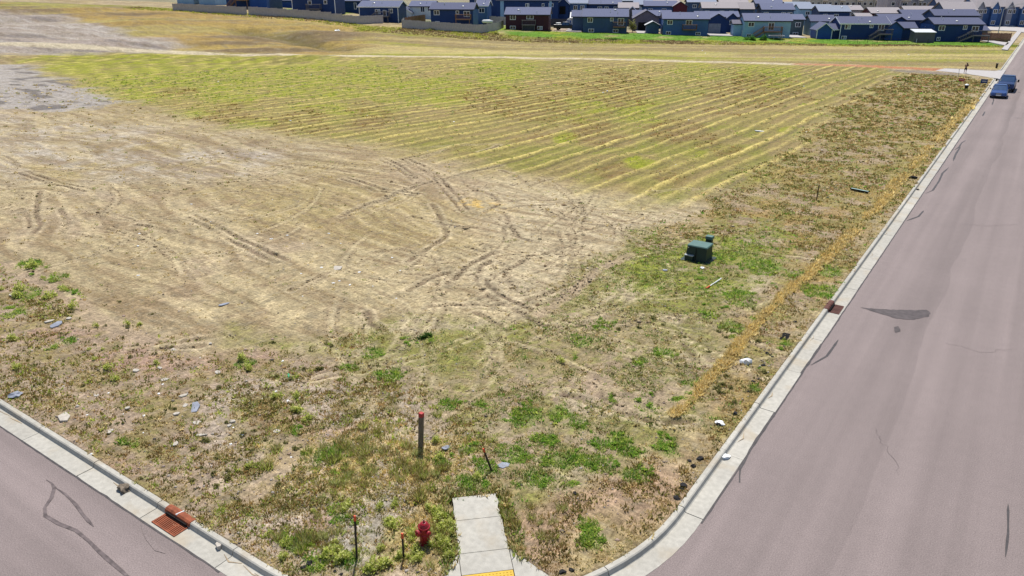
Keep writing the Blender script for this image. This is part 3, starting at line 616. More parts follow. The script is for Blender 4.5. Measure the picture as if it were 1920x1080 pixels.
mark('skid_mark', G0((1700, 414), (1722, 406), (1732, 395)), .10, M['tar'], 'short hooked tar line on the road by the gutter, nearest of the chain of cracks')
mark('skid_mark', G0((1735, 363), (1749, 357), (1761, 339), (1767, 325), (1779, 314)), .11, M['tar'], 'long wavy tar line on the road beside the gutter')
mark('skid_mark', G0((1787, 302), (1792, 289), (1801, 275)), .12, M['tar'], 'wavy tar line on the road ahead of the longest wavy one')
mark('skid_mark', G0((1790, 281), (1798, 276), (1803, 268), (1811, 263)), .10, M['tar'], 'small branched tar line near the gutter in mid distance')
mark('skid_mark', G0((1842, 218), (1847, 209)), .12, M['tar'], 'short tar dash on the road in front of the parked sedan')
mark('skid_mark', G0((1860, 197), (1863, 188), (1862, 184)), .12, M['tar'], 'dark curl of tar under the nose of the front sedan')
mark('skid_mark', G0((1890, 945), (1890, 1000), (1885, 1045)), .05, M['tar'], 'straight dark crack line at the lower right of the main road')
mark('skid_mark', G0((1900, 221), (1916, 222)), .15, M['tar'], 'short level dash on the far lane of the road')
mark('skid_mark', G0((87, 900), (97, 906), (102, 915), (97, 933), (84, 952), (85, 967), (110, 982), (143, 995), (167, 1015), (187, 1035), (213, 1058), (260, 1098)), .085, M['skid'], 'long curving tyre skid mark on the left road')
mark('skid_mark', G0((102, 913), (123, 927), (143, 947), (157, 967), (176, 988)), .07, M['skid'], 'shorter branch of the tyre skid mark on the left road', z=.0115)
mark('skid_mark', G0((265, 985), (280, 1010), (295, 1030), (310, 1038)), .12, M['road'], 'faint scuff on the left road below the rusty grate')
for pts_, w_ in ((((1760, 640), (1840, 660), (1900, 655)), .010), (((1800, 420), (1850, 424), (1915, 420)), .016), (((1640, 800), (1655, 830), (1690, 890)), .009)):
    P_ = G0(*pts_); Q_ = [P_[0]]
    for a_, b_ in zip(P_, P_[1:]):
        for k_ in range(1, 9): Q_.append((a_[0] + (b_[0] - a_[0]) * k_ / 8 + random.uniform(-.07, .07), a_[1] + (b_[1] - a_[1]) * k_ / 8 + random.uniform(-.07, .07)))
    ribbon(Q_, w_, None, .0105, M['skid'], 'hairline_crack', road, True, .01)
def patch(name, pts, m, label, cat='stain'):
    P = [np.array(p) for p in pts]; c = sum(P) / len(P); V = [(*p, .0095) for p in P]
    return tag(MB().add(V, [tuple(range(len(V)))]).build(name, m, None, fix=False), label, cat)
def jag(pts, amt=.03, k=5):
    out = []; n = len(pts)
    for i in range(n):
        a = np.array(pts[i]); b = np.array(pts[(i + 1) % n])
        for j in range(k): out.append(a + (b - a) * j / k + np.array([random.uniform(-amt, amt), random.uniform(-amt, amt)]))
    return out
patch('wet_stain', jag(G0((1614, 577), (1650, 588), (1680, 597), (1712, 600), (1740, 594), (1745, 588), (1738, 581), (1700, 582), (1670, 581), (1640, 579))), M['oil'], 'dark wedge shaped damp stain across the main road')
patch('wet_stain', jag(G0((1676, 614), (1685, 612), (1689, 622), (1678, 624)), .02, 3), M['oil'], 'small dark blot on the main road below the wedge shaped stain')

M['silt'] = mat('dried_silt', (.34, .265, .175), .95, var=.25, scale=4)
for i in range(16):
    if i < 9: x0 = random.uniform(-26, -11); L_ = random.uniform(.3, .9); pts = [(x0, CY - .235 - random.uniform(0, .05)), (x0 + L_ * .5, CY - .25 - random.uniform(0, .12)), (x0 + L_, CY - .235)]
    else: y0 = random.uniform(15, 60); L_ = random.uniform(.3, .9); pts = [(CX + .235, y0), (CX + .25 + random.uniform(0, .1), y0 + L_ * .5), (CX + .235, y0 + L_)]
    ribbon(pts, random.uniform(.015, .05), None, .0175 + i * .0005, M['silt'], 'silt', kerb, True, .02)
walk = tag(empty('sidewalk'), kind='structure')
def wpt(u, v, z): q = WALK_A + _wd * u + _wn * v; return (q[0], q[1], z)
def slab(u0, u1, z0, z1, name, m, w0=.6, w1=.6, rag=0, th=.12):
    L = []; Rr = []; n = 8
    for i in range(n + 1):
        t = i / n; u = u0 + (u1 - u0) * t; z = z0 + (z1 - z0) * t; w = w0 + (w1 - w0) * t
        L.append((u, -w + random.uniform(0, rag), z)); Rr.append((u, w - random.uniform(0, rag), z))
    lp = L + Rr[::-1]; V = [wpt(u, v, z) for u, v, z in lp] + [wpt(u, v, z - th) for u, v, z in lp]; k = len(lp)
    MB().add(V, [tuple(range(k)), tuple(reversed(range(k, 2 * k)))] + [(i, i + k, (i + 1) % k + k, (i + 1) % k) for i in range(k)]).build(name, m, walk)
slab(0, .88, .17, .165, 'slab', M['concrete'], rag=.06); slab(.895, 2.03, .165, .15, 'slab', M['concrete'], rag=.04); slab(2.045, 2.66, .15, .095, 'ramp_slab', M['concrete'], .585, .585)
slab(2.675, 3.3, .094, .02, 'tactile_paving', M['yellow'], .58, .58)
for sgn in (-1, 1):
    q = [wpt(2.05, sgn * .6, .15), wpt(3.25, sgn * .6, .03), wpt(3.25, sgn * 1.5, .13), wpt(2.15, sgn * .68, .16)]
    MB().hexa([(x, y, z - .15) for x, y, z in q] + q).build('ramp_flare', M['concrete'], walk)
dm = MB()
for i in range(8):
    for j in range(14):
        x, y, z = wpt(2.72 + i * .07, -.52 + j * .08, .090 - i * .0078); dm.lathe([(.022, 0), (.014, .007)], 6, Matrix.Translation((x, y, z)))
tag(dm.build('tactile_domes', M['yellow'], walk), kind='stuff')
# far side street concrete
mb = MB().prism(DRIVE, -.2, .125); tag(mb.build('driveway', M['concrete_far']), kind='structure')
for nm_, q_ in (('pavement', ((1878, 92), (1889, 93.5), (1915, 60), (1907, 58.5))), ('driveway', ((1828, 73.5), (1862, 80), (1886, 85), (1893, 80), (1868, 77), (1838, 71.5))), ('side_street', ((1846, 46), (1935, 53), (1935, 63), (1904, 58), (1846, 55.5)))):
    tag(MB().prism(GP(q_, .34), -.2, .34).build(nm_, M['concrete_far']), kind='structure')
def yardslab(a0, a1, b0, b1):
    n = 6; V = []; Fq = []
    for i in range(n + 1):
        b = b0 + (b1 - b0) * i / n
        for a in (a0, a1):
            x, y = row(a, b); V.append((x, y, max(float(hill(np.array([x]), np.array([y]))[0]) + .30, .3)))
    Fq = [(2 * i, 2 * i + 1, 2 * i + 3, 2 * i + 2) for i in range(n)]
    o = MB().add(V, Fq).build('driveway', M['concrete_far']); md = o.modifiers.new('thick', 'SOLIDIFY'); md.thickness = .3; tag(o, kind='structure')
yardslab(93.6, 89.9, -14, .5); yardslab(59.6, 54.2, -16, -.2); yardslab(41.2, 37.2, -18, -1); yardslab(74.0, 76.6, -16, -.6)

# storm drains in the gutter
def drain(x, y, rz, label, m):
    t = empty('storm_drain', (x, y, 0), rz, label, 'storm drain')
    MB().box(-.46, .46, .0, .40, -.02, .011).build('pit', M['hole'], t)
    fr = MB(); fr.box(-.48, .48, -.02, .02, .0, .028); fr.box(-.48, .48, .40, .44, .0, .028); fr.box(-.48, -.44, .02, .40, .0, .028); fr.box(.44, .48, .02, .40, .0, .028); fr.build('frame', m, t)
    me = MB().box(-.44, .44, -.0125, .0125, .006, .026).mesh('slat', m)
    for k in range(9): o = obj('slat', me, t); o.location = (0, .045 + k * .0413, 0)
    hood = MB(); rings = []
    for xx, h in ((-.52, .0), (-.46, .012), (0, .016), (.46, .012), (.52, 0)):
        rings.append([(xx, .365, .05), (xx, .385, .125 + h), (xx, .43, .162 + h), (xx, .52, .168 + h), (xx, .585, .14 + h), (xx, .60, -.05)])
    hood.loft(rings).build('hood', m, t, bevel=.008)
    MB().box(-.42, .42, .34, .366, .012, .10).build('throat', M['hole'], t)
    MB().bar((-.03, .385, .165), (.03, .58, .175), .022).build('lifting_bar', M['white'] if 'left' in label else m, t)
    return t
x, y = G(330, 978, 0); drain(x, CY - .56, 0, 'rusty orange slotted storm drain grate with curb hood by the left road', M["rust"])
x, y = G(1561, 579, 0); drain(CX + .57, y, R(90), 'dark rusty storm drain grate in the gutter of the right hand road', M['rustdark'])

# ------------------------------------------------------------------ houses
def rz(a, b):
    x, y = row(a, b); return float(hill(np.array([x]), np.array([y]))[0]) + .12
_wm = {}
def win_mesh(w, h, kind):
    k = (round(w, 1), round(h, 1), kind)
    if k in _wm: return _wm[k]
    w, h, _ = k; t = .11
    m = MB(); m.box(-w / 2, w / 2, -.06, .02, 0, t); m.box(-w / 2, w / 2, -.06, .02, h - t, h); m.box(-w / 2, -w / 2 + t, -.06, .02, t, h - t); m.box(w / 2 - t, w / 2, -.06, .02, t, h - t)
    if kind != 'plain': m.box(-.045, .045, -.05, .02, t, h - t)
    fr = m.mesh('window', M['trim'])
    if kind == 'plain': ps = [MB().box(-w / 2 + t, w / 2 - t, -.02, .01, t, h - t).mesh('pane', M['glass'])]
    else: ps = [MB().box(-w / 2 + t, -.045, -.02, .01, t, h - t).mesh('pane', M['glass']), MB().box(.045, w / 2 - t, -.018, .01, t, h - t).mesh('pane', M['blind' if kind == 'blind' else 'glass'])]
    _wm[k] = (fr, ps); return _wm[k]
def add_window(parent, x, z, w, h, kind='two', y=0, rot=0, name='window'):
    fr, ps = win_mesh(w, h, kind); o = obj(name, fr, parent); o.location = (x, y, z); o.rotation_euler = (0, 0, rot)
    for p in ps: obj('pane', p, o)
_vm = {}
def vents(roof, W, D, eave, rise, n, rnd):
    if 'v' not in _vm:
        _vm['v'] = MB().lathe([(.07, -.2), (.07, .55), (.05, .56)], 6).mesh('roof_vent', M['white']); _vm['c'] = MB().lathe([(.3, -.1), (.3, .15), (.12, .28)], 8).mesh('roof_vent', M['steel'])
    for i in range(n):
        o = obj('roof_vent', _vm['c' if i == 0 else 'v'], roof); y = rnd.uniform(.15, .8) * D / 2; o.location = (rnd.uniform(.2, .8) * W, y, eave + rise * y / (D / 2) + .12)
def gable_roof(m, W, D, eave, rise, oh=.35, th=.14, along='x', x0=0, y0=0):
    """two sloped slabs, ridge along x or along y"""
    if along == 'x':
        s = rise / (D / 2); e = eave - s * oh
        pr = [(y0 - oh, e), (y0 + D / 2, eave + rise), (y0 + D + oh, e)]
        lo = [(x0 - oh, y, z) for y, z in pr]; hi = [(x0 + W + oh, y, z) for y, z in pr]
    else:
        s = rise / (W / 2); e = eave - s * oh
        pr = [(x0 - oh, e), (x0 + W / 2, eave + rise), (x0 + W + oh, e)]
        lo = [(x, y0 - oh, z) for x, z in pr]; hi = [(x, y0 + D + oh, z) for x, z in pr]
    for i in (0, 1):
        b = [lo[i], hi[i], hi[i + 1], lo[i + 1]]
        m.hexa(b + [(x, y, z + th) for x, y, z in b])
def gable_walls(m, W, D, eave, rise, along='x', x0=0, y0=0, base=-3.0):
    if along == 'x': pro = [(y0, base), (y0, eave), (y0 + D / 2, eave + rise), (y0 + D, eave), (y0 + D, base)]; A = [(x0, y, z) for y, z in pro]; B = [(x0 + W, y, z) for y, z in pro]
    else: pro = [(x0, base), (x0, eave), (x0 + W / 2, eave + rise), (x0 + W, eave), (x0 + W, base)]; A = [(x, y0, z) for x, z in pro]; B = [(x, y0 + D, z) for x, z in pro]
    m.loft([A, B])
def rake_trim(m, W, D, eave, rise, along='x', x0=0, y0=0, oh=.37, fas=.22, front=True):
    """fascia along the eaves and the sloped gable edges"""
    if along == 'x':
        s = rise / (D / 2); e = eave - s * oh
        m.box(x0 - oh, x0 + W + oh, y0 - oh - .03, y0 - oh, e - .06, e + fas - .04)
        for xx in (x0 - oh - .03, x0 + W + oh):
            for ya, yb in ((y0 - oh, y0 + D / 2), (y0 + D + oh, y0 + D / 2)):
                p = [(xx, ya, e - .08), (xx + .03, ya, e - .08), (xx + .03, yb, eave + rise - .08), (xx, yb, eave + rise - .08)]
                m.hexa(p + [(x, y, z + fas) for x, y, z in p])
    else:
        s = rise / (W / 2); e = eave - s * oh; yy = y0 - oh - .03
        for xa, xb in ((x0 - oh, x0 + W / 2), (x0 + W + oh, x0 + W / 2)):
            p = [(xa, yy, e - .08), (xb, yy, eave + rise - .08), (xb, yy + .03, eave + rise - .08), (xa, yy + .03, e - .08)]
            m.hexa(p + [(x, y, z + fas) for x, y, z in p])
def add_deck(t, x0, x1, z, dep, m, stair=None, posts=True, rail=1.0, skirt=False):
    d = MB(); d.box(x0, x1, -dep, -.02, z - .22, z); dk = d.build('deck', m, t)
    r = MB(); rz_ = z + rail
    for a, b in (((x0, -dep), (x1, -dep)), ((x0, -dep), (x0, 0)), ((x1, -dep), (x1, 0))):
        r.bar((a[0], a[1], rz_), (b[0], b[1], rz_), .06, 4)
        L = math.hypot(b[0] - a[0], b[1] - a[1]); k = max(2, int(L / .28))
        for i in range(k + 1):
            x = a[0] + (b[0] - a[0]) * i / k; y = a[1] + (b[1] - a[1]) * i / k; r.bar((x, y, z), (x, y, rz_), .028, 4)
    r.build('railing', m, dk)
    if posts:
        pm = MB().box(-.08, .08, -.08, .08, -2, z - .22).mesh('deck_post', m)
        for x in (x0 + .15, x1 - .15): o = obj('deck_post', pm, dk); o.location = (x, -dep + .15, 0)
    if skirt: MB().box(x0 + .25, x1 - .25, -dep + .3, -dep + .36, -.5, z - .25).build('skirting', M['darktrim'], dk)
    if stair is not None:
        s = MB(); sg = -1 if stair < x0 else 1; xs_ = x0 if sg < 0 else x1
        n = 9
        for i in range(n):
            xx = xs_ + (stair - xs_) * (i + .5) / n; zz = z * (1 - (i + 1) / (n + 1)); s.box(xx - .16, xx + .16, -dep, -dep + .95, zz - .05, zz)
        for yy in (-dep, -dep + .95):
            p = [(xs_, yy - .03, z - .28), (stair, yy - .03, -.1), (stair, yy + .03, -.1), (xs_, yy + .03, z - .28)]; s.hexa(p + [(x, y, q + .26) for x, y, q in p])
            s.bar((xs_, yy, rz_), (stair, yy, rail), .06, 4)
            for i in range(7): u = i / 6; s.bar((xs_ + (stair - xs_) * u, yy, z * (1 - u)), (xs_ + (stair - xs_) * u, yy, z * (1 - u) + rail), .03, 4)
        s.build('stair', m, dk)
rnd = random.Random(5)
def house(name, label, a, b, W, D, eave, rise, wall, roof, z=None, trim='trim', wins=(), along='x', group=None, nv=3, sidewins=(), lside=None, fas=.2, corner=False, cat='house', base=-3.0):
    x, y = row(a, b); z = rz(a, b) if z is None else z
    t = empty(name, (x, y, z), RA, label, cat, group)
    m = MB(); gable_walls(m, W, D, eave, rise, along, base=base); m.build('wall', WALL[wall], t)
    m = MB(); gable_roof(m, W, D, eave + .02, rise, along=along); rf = m.build('roof', ROOF[roof], t)
    if nv and along == 'x': vents(rf, W, D, eave, rise, nv, rnd)
    m = MB(); rake_trim(m, W, D, eave, rise, along, fas=fas)
    if corner:
        for xx in (-.025, W - .115): m.box(xx, xx + .14, -.025, .115, -.6, eave - .15)
    m.build('fascia', M[trim], t)
    for w in wins: add_window(t, w[0], w[1], w[2], w[3], w[4] if len(w) > 4 else 'two', name=w[5] if len(w) > 5 else 'window')
    for w in sidewins:                                               # side, y, z, w, h
        add_window(t, 0 if w[0] == 'l' else W, w[2], w[3], w[4], 'plain', y=w[1], rot=R(-90) if w[0] == 'l' else R(90))
    t['W'] = W; t['D'] = D
    return t
def wing(t, x0, y0, W, D, eave, rise, along, wall, roof, trim='trim', name='garage_wing', door=None, wins=(), label=None, fas=.2, base=-3.0, corner=False):
    m = MB(); gable_walls(m, W, D, eave, rise, along, x0, y0, base); g = m.build(name, WALL[wall], t)
    m = MB(); gable_roof(m, W, D, eave + .02, rise, along=along, x0=x0, y0=y0); m.build('roof', ROOF[roof], g)
    m = MB(); rake_trim(m, W, D, eave, rise, along, x0, y0, fas=fas)
    if corner:
        for xx in (x0 - .025, x0 + W - .115): m.box(xx, xx + .14, y0 - .025, y0 + .115, -.6, eave - .15)
    m.build('fascia', M[trim], g)
    if door: 
        x, z, w, h, dm_ = door; MB().box(x0 + x, x0 + x + w, y0 - .04, y0 + .05, z, z + h).build('garage_door_or_opening', dm_, g)
    for w in wins: add_window(g, x0 + w[0], w[1], w[2], w[3], 'two', y=y0)
    return g
def pxw(px0, px1, yb, lst, W):
    """windows read off the photograph -> metres on the facade"""
    s = W / (px1 - px0); o = []
    for w in lst:
        q = [(w[0] + w[2]) / 2 - px0, w[1], w[2] - w[0], w[3] - w[1]]
        o.append(((q[0]) * s, (yb - w[3]) / 8.4, max(.5, q[2] * s), max(.4, q[3] / 8.4)) + tuple(w[4:]))
    return o
HW = 10.4
gdoor = M['white']
# first row, from the left
h = house('house', 'navy house with an outside stair behind the far left end of the wooden fence', 178.5, 0, 11.2, 8, 4.4, 1.7, 'deep', 'blue', z=6.5, trim='darktrim', wins=[(9.0, 2.6, 1.2, 1), (2, 2.6, 1.2, 1)])
add_deck(h, 3.4, 6.6, 2.3, 2.4, M['deck'], stair=1.0)
wing(h, 6.8, -1.6, 4.4, 5, 3.8, 1.2, 'y', 'bright', 'blue', 'darktrim', 'side_wing')
h = house('house', 'dark navy house behind the curving wooden fence with a low grey deck', 161.5, 0, 11.0, 7.6, 3.7, 1.3, 'deep', 'blue', z=5.6, trim='trim', corner=True, wins=[(4.6, 2.0, 1.0, 1.0, 'plain'), (8.6, 2.2, .9, .9, 'plain')])
add_deck(h, 4.2, 7.6, 1.2, 2.0, M['deckgrey'])
h = house('house', 'navy house with white trim, gabled end and stair, left of the fenced yard', 144.5, 0, 9.8, 8.2, 3.6, 1.2, 'deep', 'blue', z=3.65, corner=True, wins=pxw(675, 743, 42, [(703, 17, 712, 26, 'blind'), (716.5, 18, 722.5, 30, 'plain', 'door'), (727, 16, 734, 24, 'two'), (682, 35, 691, 39)], 9.8))
add_deck(h, 4.8, 7.8, 1.5, 2.0, M['deckgrey'], stair=2.6)
h = house('house', 'dark blue house behind the straight grey fence with deck and glass door', 126.6, 0, HW, 7.6, 3.7, 1.35, 'deep', 'dark', z=3.0, trim='darktrim', wins=pxw(808, 885, 47, [(814, 18, 824, 27, 'two'), (854, 18.5, 860, 25, 'plain'), (868, 19, 880, 30, 'two', 'door'), (816, 39.5, 824, 42)], HW))
add_deck(h, 6.4, 10.0, 1.6, 2.0, M['deck'], posts=True)
m = MB().box(HW, HW + .06, -.0, 7.6, -.5, 3.6); m.build('sunlit_side', WALL['blue'], h)  # right gable panel in lighter blue, sunlight put into its colour
h = house('house', 'dark red house with a wooden balcony and lawn, between two blue houses', 108.2, 0, HW, 8, 3.7, 1.45, 'maroon', 'blue', z=1.88, trim='darktrim', wins=pxw(948, 1028, 58, [(956, 27, 967, 37, 'two'), (987, 28, 1000, 35.5), (956, 48, 967, 55), (1007, 49, 1017, 55.5, 'blind')], HW))
add_deck(h, 4.1, 7.3, 1.5, 1.9, M['deckgrey'], skirt=True)
h = house('house', 'slate blue house with a small brown deck at its right end and four windows', 89.5, 0, HW, 7.8, 3.7, 1.55, 'slate', 'blue', z=1.5, trim='darktrim', wins=pxw(1093, 1176, 62, [(1101, 33, 1111, 42), (1144, 33, 1150, 39.5), (1158, 33.5, 1170, 47, 'two', 'door'), (1103, 54, 1114, 60.5), (1150, 54.5, 1160, 61)], HW))
add_deck(h, 7.1, 10.0, 1.55, 1.7, M['deck'], posts=False)
wing(h, -2.7, 3.2, 3.2, 5.5, 3.6, 1.2, 'x', 'slate', 'blue', 'darktrim', door=None)
h = house('house', 'mid blue house with a brown hanging balcony at its middle', 70.6, 0, HW, 8.2, 3.7, 1.25, 'blue', 'blue', z=1.05, trim='darktrim', wins=pxw(1242, 1328, 67, [(1249, 38, 1260, 46.5), (1285, 38, 1297, 47), (1248, 59, 1258, 65.5), (1305, 60, 1315, 66)], HW))
add_deck(h, 4.5, 7.7, 1.5, 1.6, M['deck'], posts=False)
h = house('house', 'pale sky blue house with stair, brown deck and trampoline in front', 51.8, 0, HW, 7.8, 3.75, 1.4, 'sky', 'blue', z=.7, trim='darktrim', wins=pxw(1394, 1478, 71, [(1400, 42, 1411, 50.5), (1437, 43, 1448, 57, 'two', 'door'), (1399, 64, 1408, 69.5), (1457, 64, 1466, 70)], HW), sidewins=[('l', 4.2, 1.9, .6, .9), ('l', 2.4, .1, .5, 1.4)])
add_deck(h, 4.2, 8.3, 1.5, 1.9, M['deck'], stair=1.9)
wing(h, -2.0, 3.4, 2.1, 4.0, 2.9, .7, 'x', 'sky', 'mauve', 'darktrim', 'porch')
h = house('house', 'navy house with white trim, gabled garage on its left and back deck with stair', 30.2, 0, 10.6, 8.0, 3.6, 1.3, 'deep', 'dark', z=.35, corner=True, fas=.24, wins=pxw(1573, 1658, 75, [(1580, 46, 1590.5, 55, 'blind'), (1624, 45.5, 1630.5, 52.5), (1639, 46, 1650.5, 57.5, 'two', 'door'), (1576.5, 67.5, 1586.5, 74, 'blind')], 10.6), sidewins=[('l', 5.6, 1.9, .9, 1.2)])
add_deck(h, 8.2, 11.0, 1.5, 2.2, M['deckgrey'], stair=6.0)
wing(h, -5.2, -.3, 3.4, 5.5, 2.3, 1.35, 'y', 'bright', 'dark', 'trim', corner=True); wing(h, -2.2, 1.0, 2.5, 4.8, 2.3, 1.0, 'x', 'deep', 'dark', 'trim', 'link_wing')  # garage gable in brighter blue than its side wall, sunlit tone painted in
h = house('house', 'navy house at the right end of the row beside the dark shed, two gables', 9.6, 0, 10.4, 8.2, 3.8, 1.2, 'deep', 'dark', z=.1, trim='darktrim', wins=pxw(1747, 1829, 79, [(1753.5, 49, 1764.5, 58.5), (1795, 49, 1802, 56.5), (1810, 49.5, 1822, 60, 'two', 'door'), (1754, 70.5, 1760, 77)], 10.4), sidewins=[('l', 5.2, 2.0, .9, 1.1)])
m = MB().box(-.06, 0, 0, 8.2, -.5, 3.7); m.build('sunlit_side', WALL['bright'], h)  # brighter blue over the left gable paints it as sunlit
add_deck(h, 7.7, 11.3, 1.6, 2.2, M['deckgrey'], stair=4.6)
wing(h, -10.6, -.4, 3.6, 6.0, 2.9, 1.4, 'y', 'bright', 'dark', 'darktrim'); wing(h, -7.2, 1.0, 3.6, 5.2, 2.9, 1.1, 'x', 'deep', 'dark', 'darktrim', 'link_wing')  # brighter gable and deep side wall carry sun and shade in their colours
# second band of houses, garages and sheds behind them: (px left, px right, eave y, b)
def back(label, px0, px1, yeave, b, eave, rise, wall, roof, D=8, trim='darktrim', wins=(), along='x', nv=2, name='house', zoff=0, dW=0, **kw):
    a0, z0 = hit(px0, yeave, b); a1, z1 = hit(px1, yeave, b)
    ze = (z0 + z1) / 2 + zoff; W = a0 - a1 + dW; rise = rise * (.78 if along == 'x' else 1)
    w2 = [((w[0]) * W, w[1], w[2], w[3]) + tuple(w[4:]) for w in wins]
    return house(name, label, a0, b, W, D, eave, rise, wall, roof, z=ze - eave, trim=trim, wins=w2, along=along, nv=nv, base=-6, **kw)
W2 = lambda e, *xs: [(x, e - 1.75, 1.3, 1.1) for x in xs]
h = back('mauve garage house with a black panel as the shade of its open garage, left of the mid blue house', 1189, 1236, 34, -12, 3.3, 1.75, 'mauve', 'mauve', D=9, along='y', nv=0)
MB().box(1.1, 4.9, -.06, .02, -.1, 2.3).build('garage_door_or_opening', M['hole'], h)  # black panel stands in for the shade inside the open garage
back('long low house roofed in blue grey behind the mauve garage', 1188, 1258, 30, -27, 3.6, 1.6, 'deep', 'blue', D=8)
h = back('small blue shed with a half white roof leaning on the mid blue house', 1212, 1236, 47, -2.0, 2.1, .75, 'slate', 'white', D=3.2, along='y', nv=0, name='shed', cat='shed')
h = back('navy house with grey garage door and white driveway right of the mid blue house', 1329, 1364, 37, -9, 3.3, 1.3, 'deep', 'blue', D=8, along='y', nv=0)
MB().box(.1, 3.0, -.06, .02, -.2, 2.4).build('garage_door_or_opening', M['bluegrey'], h)
h = back('blue house with a dormer window tucked behind the pale sky blue house', 1306, 1385, 32, -20, 3.8, 1.5, 'deep', 'blue', D=8)
wing(h, 7.6, -2, 2.4, 4, 3.7, 1.0, 'y', 'deep', 'blue', 'darktrim', 'dormer', wins=[(1.2, 2.0, 1.3, 1.2)])
h = back('green grey house with white driveway between the pale sky blue and navy houses', 1482, 1508, 37, -12, 3.9, 1.3, 'greengrey', 'blue', D=8, wins=[(.6, 2.2, 1.3, 1.1), (.5, .2, 1.3, .8)], nv=0)
h = back('pale blue gabled house peeping over the navy garage with white trim', 1522, 1566, 40, -12, 3.4, 1.6, 'sky', 'dark', D=7, nv=1)
h = back('dark house with broad hip like roofs left of the right hand navy house', 1655, 1735, 38, -14, 3.4, 1.5, 'deep', 'dark', D=9)
wing(h, .8, -3, 4.6, 4, 2.9, 1.3, 'y', 'deep', 'dark', 'darktrim', 'front_gable')
h = back('white garage with a pale metal roof left of the slate blue house', 1071, 1093, 34, -10, 2.9, 1.5, 'white', 'white', D=6, along='x', nv=0, name='garage', cat='garage')
MB().box(.8, 2.9, -.05, .02, .1, 2.2).build('garage_door_or_opening', M['whiteplastic'], h)
h = back('white gabled house with pillars and a green lawn behind the grey fence', 768, 812, 12, -24, 4.4, 1.6, 'white', 'blue', D=8, wins=[(.55, 2.9, 1.2, 1.5), (.85, 3.2, 1.2, 1.2), (.6, .1, 1.2, 1.0)])
wing(h, -3.2, -1.5, 4.0, 6, 2.9, 1.3, 'y', 'white', 'dark', 'trim', 'porch', door=(.9, 0, 1.4, 2.4, M['darktrim']))
h = back('light blue house joined behind the deck house with the grey fence', 893, 913, 11, -14, 4.0, 1.6, 'blue', 'blue', D=8, trim='trim', wins=[(.5, 2.3, 1.5, 1.2)])
h = back('long navy house with a white corner panel behind the dark red house', 932, 1046, 0.5, -30, 3.4, 1.6, 'deep', 'blue', D=8, wins=[(.5, 1.6, 1.1, 1.0, 'blind'), (.76, 1.8, .7, .8, 'plain'), (.89, 1.7, 1.3, 1.0)], nv=0)
MB().box(.9, 1.9, -.1, .02, -4, 3.4).build('corner_panel', WALL['sky'], h); MB().box(14.5, 15.2, -.1, .02, -4, 3.4).build('corner_panel', WALL['sky'], h)
h = back('navy garage with white eaves behind the dark wooden fence', 1046, 1066, 6, -34, 3.2, 1.4, 'deep', 'dark', D=8, along='y', trim='trim', nv=0, name='garage', cat='garage')
MB().box(.5, 2.2, -.06, .02, .3, 2.4).build('garage_door_or_opening', M['hole'], h)  # no door here, a black sheet paints the dark garage interior
back('blue and white house right of the navy garage with white eaves', 1068, 1100, 6, -38, 4.2, 1.4, 'blue', 'pale', D=8, trim='trim', wins=[(.35, 2.4, 1.2, 1.2), (.75, 2.4, 1.2, 1.2)], nv=0)
back('dark blue house with three small windows far behind the slate blue house', 1101, 1164, 8, -40, 3.6, 1.6, 'deep', 'blue', D=8, wins=W2(3.6, .38, .58, .86))
h = back('tan roofed house with a little dark gable right of the three windowed one', 1161, 1196, 15, -36, 3.6, 1.6, 'charcoal', 'tan', D=8, nv=0)
wing(h, 2.4, -2, 2.4, 3, 3.0, 1.0, 'y', 'charcoal', 'tan', 'trim', 'front_gable')
back('narrow white house showing only its upper wall far behind', 1190, 1204, 9, -44, 4.5, 1.2, 'white', 'pale', D=7, wins=[(.45, 2.8, 1.0, 1.2)], nv=0)
h = back('slate house with two windows and a tan roofed maroon garage at its right', 1204, 1268, 11.5, -44, 3.6, 1.6, 'blue', 'blue', D=8, wins=W2(3.6, .25, .65))
wing(h, 8.8, -1.5, 3.9, 5, 3.6, 1.2, 'y', 'redwall', 'tan', 'darktrim')
h = back('wide tan roofed house with its left gable towards the maroon garage', 1318, 1384, 15.5, -44, 3.6, 1.9, 'slate', 'tan', D=9, wins=W2(3.6, .13, .55, .82), nv=1)
wing(h, 10.6, 1.0, 3.8, 6, 3.4, 1.5, 'x', 'slate', 'tan', 'darktrim')
h = back('slate gabled house with blue roof right of the wide tan roofed one', 1430, 1489, 18.3, -42, 3.6, 1.9, 'slate', 'blue', D=9, wins=W2(3.6, .12, .68, .88))
h = back('navy house with a pale grey roof and blue gable in the second row', 1537, 1594, 21.8, -44, 3.6, 1.8, 'deep', 'pale', D=9, wins=W2(3.6, .2, .56), nv=1)
h = back('dark plum red house with a tan roof in the second row', 1635, 1691, 25, -44, 3.5, 1.7, 'redwall', 'tan', D=9, wins=W2(3.5, .22, .76), nv=1)
wing(h, -4.4, -2, 3.8, 5, 2.6, .8, 'x', 'tan', 'tan', 'tan' if 0 else 'trim')
h = back('blue grey roofed house between the plum red house and the right end', 1696, 1752, 29, -40, 3.5, 1.6, 'navy', 'dark', D=9, nv=0)
h = back('long navy house right behind the right hand navy house', 1754, 1836, 29.5, -26, 3.6, 1.7, 'deep', 'dark', D=8, wins=W2(3.6, .16, .42, .7))
h = back('low garage with a plain grey roof past the right end deck', 1826, 1853, 57, -9, 2.6, 1.9, 'charcoal', 'dark', D=8, nv=0, name='garage', cat='garage')
back('white house seen only as a lower wall above the far left fence', 331, 362, -4, -10, 4.5, 1.5, 'sky', 'blue', wins=[(.5, 1.5, 1.2, 1.2)], nv=0)
back('white house with pale blue wall next along above the far left fence', 372, 402, -4, -10, 4.5, 1.5, 'sky', 'dark', wins=[(.2, 1.5, 1.2, 1.2)], nv=0)
